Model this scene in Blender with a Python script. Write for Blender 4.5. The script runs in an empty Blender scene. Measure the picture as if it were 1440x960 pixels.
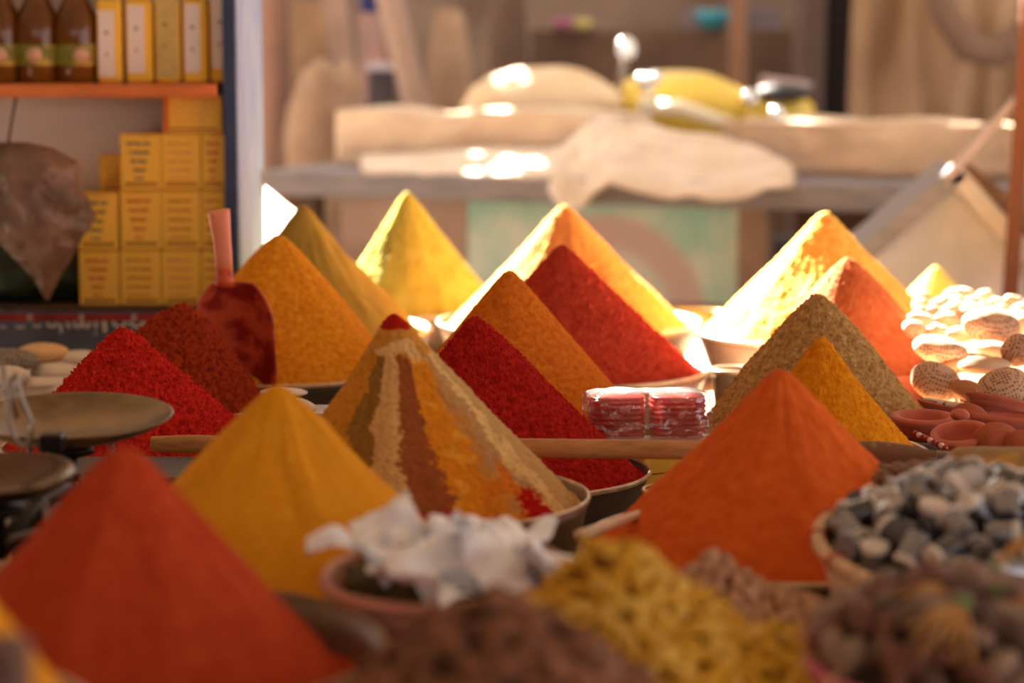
import bpy, math, random
import numpy as np
from mathutils import Vector, Matrix, Euler, noise as NZ
random.seed(7)
S = bpy.context.scene
COL = S.collection
PI = math.pi

# ------------------------------------------------------------ camera, light
F = 3400.0
TH = math.atan(435 / F)
CAMZ = 1.40
cam_d = bpy.data.cameras.new('camera')
cam = bpy.data.objects.new('camera', cam_d); COL.objects.link(cam)
cam.location = (0, 0, CAMZ); cam.rotation_euler = (PI / 2 - TH, 0, 0)
cam_d.sensor_width = 36; cam_d.lens = F / 1440 * 36
cam_d.clip_start = .05; cam_d.clip_end = 200
cam_d.dof.use_dof = True; cam_d.dof.focus_distance = 3.45; cam_d.dof.aperture_fstop = 2.75
cam_d.dof.aperture_blades = 0
S.camera = cam
S.view_settings.view_transform = 'Standard'; S.view_settings.look = 'None'
S.view_settings.gamma = 1; S.view_settings.use_curve_mapping = False
S.view_settings.exposure = 0.0
try: S.cycles.use_denoising = True
except Exception: pass
S.cycles.max_bounces = 10; S.cycles.diffuse_bounces = 5; S.cycles.transparent_max_bounces = 12
S.cycles.sample_clamp_indirect = 8

W = bpy.data.worlds.new('sky'); S.world = W; W.use_nodes = True
nt = W.node_tree; nt.nodes.clear()
wo = nt.nodes.new('ShaderNodeOutputWorld'); wb = nt.nodes.new('ShaderNodeBackground')
wb.inputs[0].default_value = (1.0, .96, .95, 1); wb.inputs[1].default_value = 1.75
nt.links.new(wb.outputs[0], wo.inputs[0])

AZ, EL = math.radians(27), math.radians(34)       # the sun stands behind the stall, to the left
SUN = Vector((-math.sin(AZ) * math.cos(EL), math.cos(AZ) * math.cos(EL), math.sin(EL)))
sd = bpy.data.lights.new('sun', 'SUN'); sd.energy = 110; sd.angle = math.radians(.6); sd.color = (1, .91, .78)
so = bpy.data.objects.new('sun', sd); COL.objects.link(so)
so.rotation_euler = (-SUN).to_track_quat('-Z', 'Y').to_euler(); so.location = (-2, 8, 6)

TABLE = .70

def ray(px, py):
    v = Vector((0, math.cos(TH), -math.sin(TH))) + Vector((1, 0, 0)) * ((px - 720) / F) + Vector((0, math.sin(TH), math.cos(TH))) * ((480 - py) / F)
    return v
def at(px, py, d):
    v = ray(px, py); return Vector((0, 0, CAMZ)) + v * (d / v.y)
def pxm(d): return d / F            # metres per pixel at depth d

# ------------------------------------------------------------ materials
def lin(c):
    return tuple(((x / 255) / 12.92 if x / 255 <= .04045 else ((x / 255 + .055) / 1.055) ** 2.4) for x in c) + (1,)

def mat(name, rgb, rough=.8, metal=0, var=0, vscale=20, bump=0, bscale=200, rgb2=None, spec=.3, trans=0, stretch=None, sheen=0, attr=None, contrast=None, detail=4):
    m = bpy.data.materials.new(name); m.use_nodes = True
    n = m.node_tree; b = n.nodes['Principled BSDF']
    b.inputs['Roughness'].default_value = rough; b.inputs['Metallic'].default_value = metal
    b.inputs['Specular IOR Level'].default_value = spec
    if trans: b.inputs['Transmission Weight'].default_value = trans
    if sheen: b.inputs['Sheen Weight'].default_value = sheen
    c = lin(rgb); b.inputs['Base Color'].default_value = c
    tc = n.nodes.new('ShaderNodeTexCoord'); src = tc.outputs['Object']
    if stretch:
        mp = n.nodes.new('ShaderNodeMapping'); mp.inputs['Scale'].default_value = stretch
        n.links.new(src, mp.inputs[0]); src = mp.outputs[0]
    base_out = None
    if attr:
        a = n.nodes.new('ShaderNodeAttribute'); a.attribute_name = attr; base_out = a.outputs['Color']
    if var or rgb2:
        t = n.nodes.new('ShaderNodeTexNoise'); t.inputs['Scale'].default_value = vscale; t.inputs['Detail'].default_value = detail
        n.links.new(src, t.inputs[0])
        r = n.nodes.new('ShaderNodeValToRGB'); n.links.new(t.outputs[0], r.inputs[0])
        lo, hi = contrast or (.3, .7)
        r.color_ramp.elements[0].position = lo; r.color_ramp.elements[1].position = hi
        if attr:
            r.color_ramp.elements[0].color = (1 - var,) * 3 + (1,); r.color_ramp.elements[1].color = (1 + var,) * 3 + (1,)
            mx = n.nodes.new('ShaderNodeMix'); mx.data_type = 'RGBA'; mx.blend_type = 'MULTIPLY'; mx.inputs[0].default_value = 1
            n.links.new(base_out, mx.inputs[6]); n.links.new(r.outputs[0], mx.inputs[7]); base_out = mx.outputs[2]
        else:
            c2 = lin(rgb2) if rgb2 else tuple(min(1, x * (1 + var)) for x in c[:3]) + (1,)
            c1 = c if rgb2 else tuple(x * (1 - var) for x in c[:3]) + (1,)
            r.color_ramp.elements[0].color = c1; r.color_ramp.elements[1].color = c2
            base_out = r.outputs[0]
    if base_out: n.links.new(base_out, b.inputs['Base Color'])
    if bump:
        t = n.nodes.new('ShaderNodeTexNoise'); t.inputs['Scale'].default_value = bscale; t.inputs['Detail'].default_value = 5
        n.links.new(src, t.inputs[0])
        bp = n.nodes.new('ShaderNodeBump'); bp.inputs['Strength'].default_value = bump; bp.inputs['Distance'].default_value = .3 / bscale * 2
        n.links.new(t.outputs[0], bp.inputs['Height']); n.links.new(bp.outputs[0], b.inputs['Normal'])
    return m

# ------------------------------------------------------------ mesh helpers
class MB:
    def __init__(s): s.v = []; s.f = []
    def add(s, v, f, M=None):
        o = len(s.v)
        s.v += [tuple(M @ Vector(p)) for p in v] if M else [tuple(p) for p in v]
        s.f += [tuple(i + o for i in q) for q in f]; return s
    def box(s, c, size, M=None, rot=0, bev=0):
        x, y, z = (k / 2 for k in size)
        if bev:
            b = min(bev, x * .9, y * .9, z * .9); v = []
            for (sx, sy, sz) in [(i, j, k) for i in (-1, 1) for j in (-1, 1) for k in (-1, 1)]:
                v += [(sx * (x - b), sy * (y - b), sz * z), (sx * (x - b), sy * y, sz * (z - b)), (sx * x, sy * (y - b), sz * (z - b))]
            import bmesh
            bm = bmesh.new(); [bm.verts.new(p) for p in v]
            bmesh.ops.convex_hull(bm, input=bm.verts); bm.verts.index_update()
            vv = [tuple(q.co) for q in bm.verts]; ff = [tuple(q.index for q in g.verts) for g in bm.faces]; bm.free()
        else:
            vv = [(i * x, j * y, k * z) for i in (-1, 1) for j in (-1, 1) for k in (-1, 1)]
            ff = [(0, 1, 3, 2), (4, 6, 7, 5), (0, 4, 5, 1), (2, 3, 7, 6), (0, 2, 6, 4), (1, 5, 7, 3)]
        T = Matrix.Translation(c) @ Matrix.Rotation(rot, 4, 'Z')
        return s.add(vv, ff, (M @ T) if M else T)
    def lathe(s, prof, n=48, M=None, ex=1, ey=1):
        v = []; f = []
        for (r, z) in prof:
            for i in range(n):
                a = 2 * PI * i / n; v.append((r * math.cos(a) * ex, r * math.sin(a) * ey, z))
        for k in range(len(prof) - 1):
            for i in range(n):
                j = (i + 1) % n; f.append((k * n + i, k * n + j, (k + 1) * n + j, (k + 1) * n + i))
        if prof[0][0] > 1e-6: f.append(tuple(reversed(range(n))))
        if prof[-1][0] > 1e-6: f.append(tuple((len(prof) - 1) * n + i for i in range(n)))
        return s.add(v, f, M)
    def ring(s, prof, n=64, M=None):     # closed profile lathe
        v = []; f = []; K = len(prof)
        for (r, z) in prof:
            for i in range(n):
                a = 2 * PI * i / n; v.append((r * math.cos(a), r * math.sin(a), z))
        for k in range(K):
            k2 = (k + 1) % K
            for i in range(n):
                j = (i + 1) % n; f.append((k * n + i, k * n + j, k2 * n + j, k2 * n + i))
        return s.add(v, f, M)
    def tube(s, pts, r, n=10, M=None, flat=1):
        pts = [Vector(p) for p in pts]; rs = r if isinstance(r, (list, tuple)) else [r] * len(pts)
        v = []; f = []; up = Vector((0, 0, 1)); prev = None
        for k, p in enumerate(pts):
            t = (pts[min(k + 1, len(pts) - 1)] - pts[max(k - 1, 0)]).normalized()
            a = prev if prev is not None else (up if abs(t.z) < .9 else Vector((1, 0, 0)))
            x = (a - t * a.dot(t)).normalized(); y = t.cross(x); prev = x
            for i in range(n):
                q = 2 * PI * i / n
                v.append(tuple(p + x * math.cos(q) * rs[k] + y * math.sin(q) * rs[k] * flat))
        for k in range(len(pts) - 1):
            for i in range(n):
                j = (i + 1) % n; f.append((k * n + i, k * n + j, (k + 1) * n + j, (k + 1) * n + i))
        f.append(tuple(reversed(range(n)))); f.append(tuple((len(pts) - 1) * n + i for i in range(n)))
        return s.add(v, f, M)
    def blob(s, R, nz=0, sc=3, seed=0, nu=20, nv=12, M=None, flatb=0):
        v = []; f = []
        for k in range(nv + 1):
            t = PI * k / nv
            for i in range(nu):
                a = 2 * PI * i / nu
                p = Vector((math.sin(t) * math.cos(a), math.sin(t) * math.sin(a), math.cos(t)))
                g = 1 + nz * NZ.fractal(p * sc + Vector((seed * 7.3, seed * 3.1, 0)), 1, 2, 4) if nz else 1
                v.append((p.x * R[0] * g, p.y * R[1] * g, p.z * R[2] * g))
        for k in range(nv):
            for i in range(nu):
                j = (i + 1) % nu; f.append((k * nu + i, (k + 1) * nu + i, (k + 1) * nu + j, k * nu + j))
        return s.add(v, f, M)
    def build(s, name, m, parent=None, loc=None, smooth=True, rot=None, weld=True):
        me = bpy.data.meshes.new(name); me.from_pydata(s.v, [], s.f); me.update()
        if weld:
            import bmesh
            bm = bmesh.new(); bm.from_mesh(me); bmesh.ops.remove_doubles(bm, verts=bm.verts, dist=1e-5)
            bmesh.ops.recalc_face_normals(bm, faces=bm.faces); bm.to_mesh(me); bm.free()
        if m: me.materials.append(m)
        o = bpy.data.objects.new(name, me); COL.objects.link(o)
        if smooth:
            for p in me.polygons: p.use_smooth = True
            if smooth == 'auto':
                me.set_sharp_from_angle(angle=math.radians(35))
        if loc is not None: o.location = loc
        if rot is not None: o.rotation_euler = rot
        if parent: o.parent = parent
        return o

def tag(o, label=None, cat=None, group=None, kind=None):
    if label: o['label'] = label
    if cat: o['category'] = cat
    if group: o['group'] = group
    if kind: o['kind'] = kind
    return o
def empty(name, loc=(0, 0, 0), rz=0, rot=None):
    o = bpy.data.objects.new(name, None); COL.objects.link(o); o.location = loc
    o.rotation_euler = rot if rot else (0, 0, rz); o.empty_display_size = .05
    return o
def copy_tree(o, parent=None):
    c = o.copy(); COL.objects.link(c); c.parent = parent
    for ch in [q for q in KIDS.get(o.name, [])]: copy_tree(ch, c)
    return c
KIDS = {}
def kids(o, *ch): KIDS[o.name] = list(ch); return o
def fbm(p, o=4): return NZ.fractal(p, 1.0, 2.0, o)

# ------------------------------------------------------------ setting
M_ground = mat('dusty ground', (172, 160, 148), .95, var=.2, vscale=3, bump=.4, bscale=30)
tag(MB().box((0, 6, -.05), (16, 20, .1)).build('floor', M_ground, smooth=False), kind='structure')
M_wall = mat('mud wall', (158, 134, 116), .95, rgb2=(96, 76, 64), vscale=1.3, bump=.5, bscale=12)
tag(MB().box((0, 12.1, 1.0), (16, .2, 2.0)).build('wall_back', M_wall, smooth=False), kind='structure')

tag(MB().box((0, -3.3, .95), (9, .2, 1.9)).build('blocker_wall_front', M_wall, smooth=False), kind='structure')  # unseen wall added to keep sky light off the front piles
tag(MB().box((-4.4, 1.4, 1.5), (.2, 9.2, 3)).build('blocker_wall_left', M_wall, smooth=False), kind='structure')  # added out of view to cut the light from the left

# unseen awning overhead, its edge and gaps cut where sun patches should fall
def awning_mat(dc=(150, 128, 104), tcl=(50, 42, 34)):
    m = bpy.data.materials.new('reed and cloth awning'); m.use_nodes = True
    n = m.node_tree; n.nodes.clear()
    o = n.nodes.new('ShaderNodeOutputMaterial'); d = n.nodes.new('ShaderNodeBsdfDiffuse'); t = n.nodes.new('ShaderNodeBsdfTranslucent')
    mx = n.nodes.new('ShaderNodeMixShader'); mx.inputs[0].default_value = .5
    d.inputs[0].default_value = lin(dc); t.inputs[0].default_value = lin(tcl)
    n.links.new(d.outputs[0], mx.inputs[1]); n.links.new(t.outputs[0], mx.inputs[2]); n.links.new(mx.outputs[0], o.inputs[0])
    return m
AWZ = 2.55
def up_to_awning(P): return P + SUN * ((AWZ - P.z) / SUN.z)
HOLES = []      # (x, y, rx, ry) on the awning
def sun_gap(px, py, d, w, h=None):
    P = up_to_awning(at(px, py, d)); HOLES.append((P.x, P.y, w / 2, (h or w) / 2))
for g in [(650, 158, 8.38, .12), (697, 156, 8.40, .11), (740, 157, 8.38, .05, .05), (723, 113, 9.05, .11, .10), (703, 217, 8.0, .12, .10), (655, 236, 7.75, .07, .06),
          (640, 215, 8.0, .05), (745, 218, 8.0, .06, .05), (1150, 168, 7.98, .2, .12), (1225, 168, 7.95, .2, .12), (1290, 168, 7.9, .16, .10), (1390, 160, 7.8, .26, .16), (1095, 158, 8.9, .1),
          (881, 66, 9.0, .12), (912, 112, 9.0, .14), (1055, 135, 9.2, .12), (1000, 25, 10.6, .14), (820, 20, 10.8, .12), (790, 12, 10.8, .1), (970, 150, 8.7, .2, .08), (1425, 165, 7.6, .08),
          (915, 553, 3.56, .16, .05), (1345, 262, 6.35, .05, .1), (385, 285, 6.9, .4, .7), (400, 320, 6.6, .4, .7), (400, 360, 6.4, .4, .6)]:
    sun_gap(*g)
def awning():
    c = .045; f2 = []; xs = np.arange(-4.2, 4.2, c); ys = np.arange(-3.2, 14.5, c)
    off = up_to_awning(Vector((0, 0, .88))) ; ox, oy = off.x, off.y
    v = []; f = []; idx = {}
    def vid(i, j):
        k = (i, j)
        if k not in idx:
            idx[k] = len(v); v.append((xs[i] if i < len(xs) else xs[-1] + c, ys[j] if j < len(ys) else ys[-1] + c, AWZ))
        return idx[k]
    for i in range(len(xs)):
        for j in range(len(ys)):
            x = xs[i] + c / 2; y = ys[j] + c / 2
            gx, gy = x - ox, y - oy                       # where this cell's shadow falls at pile height
            edge = 4.715 - 1.29 * gx + 2.2 * max(0, gx - .68)                      # lit beyond this line
            e2 = 6.0 if gx < .8 else 5.5
            n = .10 * NZ.noise(Vector((x * 5, y * 5, 1))) + .05 * NZ.noise(Vector((x * 15, y * 15, 4)))
            if gy > edge + n and gy < e2 + n * 2 and gx > -.95: continue
            if any(((x - h[0]) / h[2]) ** 2 + ((y - h[1]) / h[3]) ** 2 < 1 for h in HOLES): continue
            (f2 if gy > e2 - .3 else f).append((vid(i, j), vid(i + 1, j), vid(i + 1, j + 1), vid(i, j + 1)))
    m = MB(); m.v = v; m.f = f
    tag(m.build('unseen_awning', awning_mat(), weld=False), kind='structure')
    m = MB(); m.v = v; m.f = f2
    tag(m.build('unseen_awning', awning_mat((190, 186, 180), (100, 97, 96)), weld=False), kind='structure')  # pale back canopy added, translucent so that it brightens the bench area
awning()

# table that carries the stall
M_cloth_t = mat('worn table cloth', (196, 172, 138), .9, var=.2, vscale=8, bump=.3, bscale=150)
M_wood = mat('old wood', (140, 98, 62), .7, var=.3, vscale=12, stretch=(1, 8, 8), bump=.3, bscale=60)
M_wood_d = mat('dark old wood', (92, 66, 48), .75, var=.3, vscale=10, stretch=(1, 6, 6), bump=.3, bscale=50)
M_grey_w = mat('grey weathered wood', (136, 126, 126), .75, var=.2, vscale=8, stretch=(1, 8, 8), bump=.3, bscale=50)
t = empty('display_table', (0, 3.6, 0)); tag(t, 'long low display table covered with worn beige cloth under all the spice bowls', 'table')
MB().box((0, -.05, TABLE - .02), (2.7, 4.75, .04)).build('tabletop', M_wood_d, t, smooth=False)
MB().box((0, -.05, TABLE - .003), (2.72, 4.77, .01)).build('table_cloth', M_cloth_t, t, smooth=False)
for sx in (-1.2, 1.2):
    for sy in (-2.2, 0, 2.2):
        MB().box((sx, sy, (TABLE - .04) / 2), (.08, .08, TABLE - .04)).build('leg', M_wood_d, t, smooth=False)
TOP = TABLE + .003

# ------------------------------------------------------------ bowls and spice piles
M_tin = mat('dull tin', (150, 132, 118), .45, .55, var=.25, vscale=14, bump=.1, bscale=60)
M_tin_d = mat('dark tin', (88, 82, 76), .5, .5, var=.3, vscale=14, bump=.1, bscale=60)
M_tin_br = mat('brown enamel', (128, 104, 84), .4, .3, var=.2, vscale=10)
M_rim = mat('worn pale rim', (205, 180, 150), .35, .5, var=.3, vscale=30)
M_rim_g = mat('worn golden rim', (190, 150, 80), .4, .6, var=.3, vscale=30)

def bowl(name, c, r, z0, z1, m, mr, label, flare=.86, cat='bowl', rimw=.005, group=None):
    h = z1 - z0; t = .004; rb = r * flare
    b = MB()
    prof = [(0, .0), (rb * .93, 0), (rb, .008)] + [(rb + (r - rb) * (k / 6) ** .9, .008 + (h - .008) * k / 6) for k in range(1, 7)]
    inn = [(p[0] - t, max(p[1], .006)) for p in reversed(prof[2:])]
    b.lathe(prof + inn + [(0, .006)], 72)
    o = b.build(name, m, loc=(c[0], c[1], z0))
    tag(o, label, cat, group)
    rr = [(r + rimw * .6 * math.cos(q) - .001, h + rimw * .8 * math.sin(q)) for q in [2 * PI * k / 8 for k in range(8)]]
    MB().ring(rr, 96).build('rim', mr, o)
    return o

def powder(name, rgb, rgb2, coarse=.3, bs=420, vs=60):
    m = mat(name, rgb, .97, rgb2=rgb2, vscale=vs, bump=coarse, bscale=bs, spec=.05, detail=6, sheen=.10)
    bb = m.node_tree.nodes['Principled BSDF']; bb.inputs['Sheen Roughness'].default_value = .5; bb.inputs['Sheen Tint'].default_value = lin(rgb)
    return m

def pile(name, m, c, zf, zr, zap, rc, rin, tip, off, gul, grain, gs, seed, label, nth=320, nr=110, concave=.12, colfn=None, rb=None):
    """heap of ground spice: cone on a flat bed inside its bowl. c centre xy, zf bowl floor, zr bed level, zap apex"""
    H = zap - zr; v = []; f = []; cols = []
    rb = rb or rin
    s = 1.0
    T = lambda r: (math.sqrt(r * r + tip * tip) - tip)
    norm = T(rc)
    for k in range(nr + 1):
        u = k / nr; rad = rin * (u ** .85)
        for i in range(nth):
            a = 2 * PI * i / nth
            ca, sa = math.cos(a), math.sin(a)
            wob = 1 + .06 * NZ.noise(Vector((ca * 1.3 + seed, sa * 1.3, .5)))
            rr = rad / (rc * wob)
            if rr < 1:
                q = T(rad / wob) / norm
                z = H * (1 - q) * (1 - concave * math.sin(PI * q) )
            else: z = 0
            p = Vector((rad * ca, rad * sa, z))
            env = min(1, rad / .07) * (1 if rr < 1.05 else .5)
            wv = NZ.noise(Vector((p.x * 14 + seed, p.y * 14, 2))) * .35
            g = gul * (NZ.noise(Vector((ca * 3 + seed * 3 + wv, sa * 3 + wv, rad * 9))) + .35 * NZ.noise(Vector((ca * 8 + seed + wv, sa * 8, rad * 22))) + .35 * NZ.noise(Vector((p.x * 28, p.y * 28, seed)))) * env
            gr = grain * (abs(fbm(p * gs + Vector((seed * 11, 0, 0)), 4)) * 1.3 - .3) if grain else 0
            d = g + gr
            zz = z + d * .8 + (0 if rr < 1 else 0)
            xx = p.x + ca * d * .6; yy = p.y + sa * d * .6
            e = max(0, min(1, z / H)) if H > 0 else 0
            v.append((xx + off[0] * e, yy + off[1] * e, zr - zf + zz))
            if colfn: cols.append(colfn(a, rad, e, Vector((xx, yy, zz))))
    for k in range(nr):
        for i in range(nth):
            j = (i + 1) % nth; f.append((k * nth + i, (k + 1) * nth + i, (k + 1) * nth + j, k * nth + j))
    n0 = len(v)
    for i in range(nth):
        a = 2 * PI * i / nth; v.append((rb * math.cos(a), rb * math.sin(a), 0)); 
        if colfn: cols.append(cols[nr * nth + i])
    for i in range(nth):
        j = (i + 1) % nth; f.append((nr * nth + i, n0 + i, n0 + j, nr * nth + j))
    f.append(tuple(n0 + i for i in reversed(range(nth))))
    b = MB(); b.v = v; b.f = f
    o = b.build(name, m, loc=(c[0], c[1], zf), weld=False)
    o.data.update()
    if colfn:
        ca_ = o.data.color_attributes.new('tint', 'FLOAT_COLOR', 'POINT')
        ca_.data.foreach_set('color', np.array(cols, dtype=np.float32).ravel())
    return o

def heap(d, cx, cy, ax, ay, rc, rb, key, m, mb, mr, label, blabel, tip=.012, gul=.003, grain=.0015, gs=140, seed=1, concave=.12, drop=.008, flare=.86, colfn=None, nth=320, nr=110, z0=None):
    C = at(cx, cy, d); A = at(ax, ay, d)
    zr = C.z; rcm = rc * pxm(d); rbm = rb * pxm(d)
    z0 = z0 or TOP + .001
    bowl('spice_bowl', (C.x, C.y), rbm, z0, zr, mb, mr, blabel, flare=flare)
    rin = rbm - .0065 - (drop) * (1 - flare)
    o = pile('spice_pile', m, (C.x, C.y), z0 + .007, zr - drop, A.z + tip * .0, min(rcm, rin * .995), rin, tip, (A.x - C.x, 0), gul, grain, gs, seed, label, concave=concave, colfn=colfn, nth=nth, nr=nr, rb=rbm * flare - .008)
    tag(o, label, 'spice pile')
    return o

P_red1 = powder('chilli powder', (192, 76, 42), (178, 62, 34), .25, 500)
P_yel1 = powder('turmeric powder', (230, 156, 40), (220, 144, 32), .3, 450)
P_or = powder('paprika powder', (222, 106, 44), (206, 88, 34), .3, 450)
P_rl = powder('bright red pepper', (240, 62, 48), (164, 24, 24), .9, 300, 130)  # darker noise tone paints the shade of crevices between clumps
P_rl2 = powder('dark red pepper', (200, 78, 40), (124, 34, 20), 1.0, 300, 130)  # crevice shade is in the second, darker colour
P_ol = powder('golden curry powder', (238, 162, 44), (204, 118, 24), .8, 320, 110)
P_k = powder('olive khaki powder', (176, 150, 72), (156, 130, 58), .3, 300, 25)
P_g = powder('yellow green powder', (172, 164, 80), (158, 146, 64), .3, 300, 25)
P_bo = powder('orange curry powder', (222, 158, 92), (212, 142, 76), .4, 300)
P_ob = powder('orange brown powder', (226, 130, 42), (192, 92, 26), .8, 360, 110)
P_r4 = powder('red paprika', (206, 80, 56), (178, 56, 42), .6, 300)
P_r3 = powder('deep red chilli', (202, 46, 38), (144, 20, 22), .9, 320, 120)  # second colour paints shaded crevices here too
P_k2 = powder('beige ginger powder', (218, 174, 112), (150, 106, 60), 1.0, 320, 120)
P_y2 = powder('golden turmeric', (232, 152, 28), (200, 112, 16), .8, 380, 110)
P_orr = powder('orange paprika', (206, 116, 72), (190, 92, 54), .5, 300)
P_by = powder('bright yellow powder', (232, 188, 98), (222, 166, 74), .4, 260)
P_pale = powder('pale yellow powder', (238, 205, 110), (226, 190, 96), .3, 300)
P_mix = mat('layered spices', (200, 140, 60), .97, var=.14, vscale=110, bump=.7, bscale=300, spec=.05, attr='tint', detail=6)

STR = [(-1.0, (206, 134, 44)), (-.60, (146, 104, 46)), (-.36, (214, 166, 104)), (-.04, (158, 88, 48)), (.28, (224, 138, 36)), (.60, (200, 138, 72)), (.70, (186, 140, 92)), (.82, (226, 186, 120)), (.92, (196, 154, 98)), (1.01, (196, 154, 98))]
def mixcol(a, rad, e, p):
    n = NZ.noise(p * 22) * .08 + NZ.noise(p * 70) * .06 + NZ.noise(p * 230) * .07
    n2 = NZ.noise(p * 40 + Vector((5, 5, 5)))
    s = math.cos(a)
    if math.sin(a) > 0: s = math.copysign(1, s) if abs(s) > .8 else -s
    ss = s + n * (1 if abs(s) < .9 else .4)
    col = STR[0][1]
    for q, c in STR:
        if ss >= q: col = c
    if e > .80 + n * .4: col = (206, 142, 62) if n2 < .12 else (226, 180, 120)
    if e > .925 + n * .04: col = (176, 34, 20)
    # red dabs around the foot
    dab = abs(a + n * 1.2 - (-1.52 + 2 * PI)) < .22 and e < .10 + n * .9 or abs(a + n * 1.5 - (-.70 + 2 * PI)) < .10 - abs(e - .08) * .6 and e < .17 + n * .5
    if dab: col = (176, 26, 22)
    if col == (224, 138, 36) and n2 > .25: col = (232, 158, 50)
    if .5 < ss < .78 and e < .3 and n2 > .1 and not dab: col = (214, 120, 36)
    return lin(col)

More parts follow.
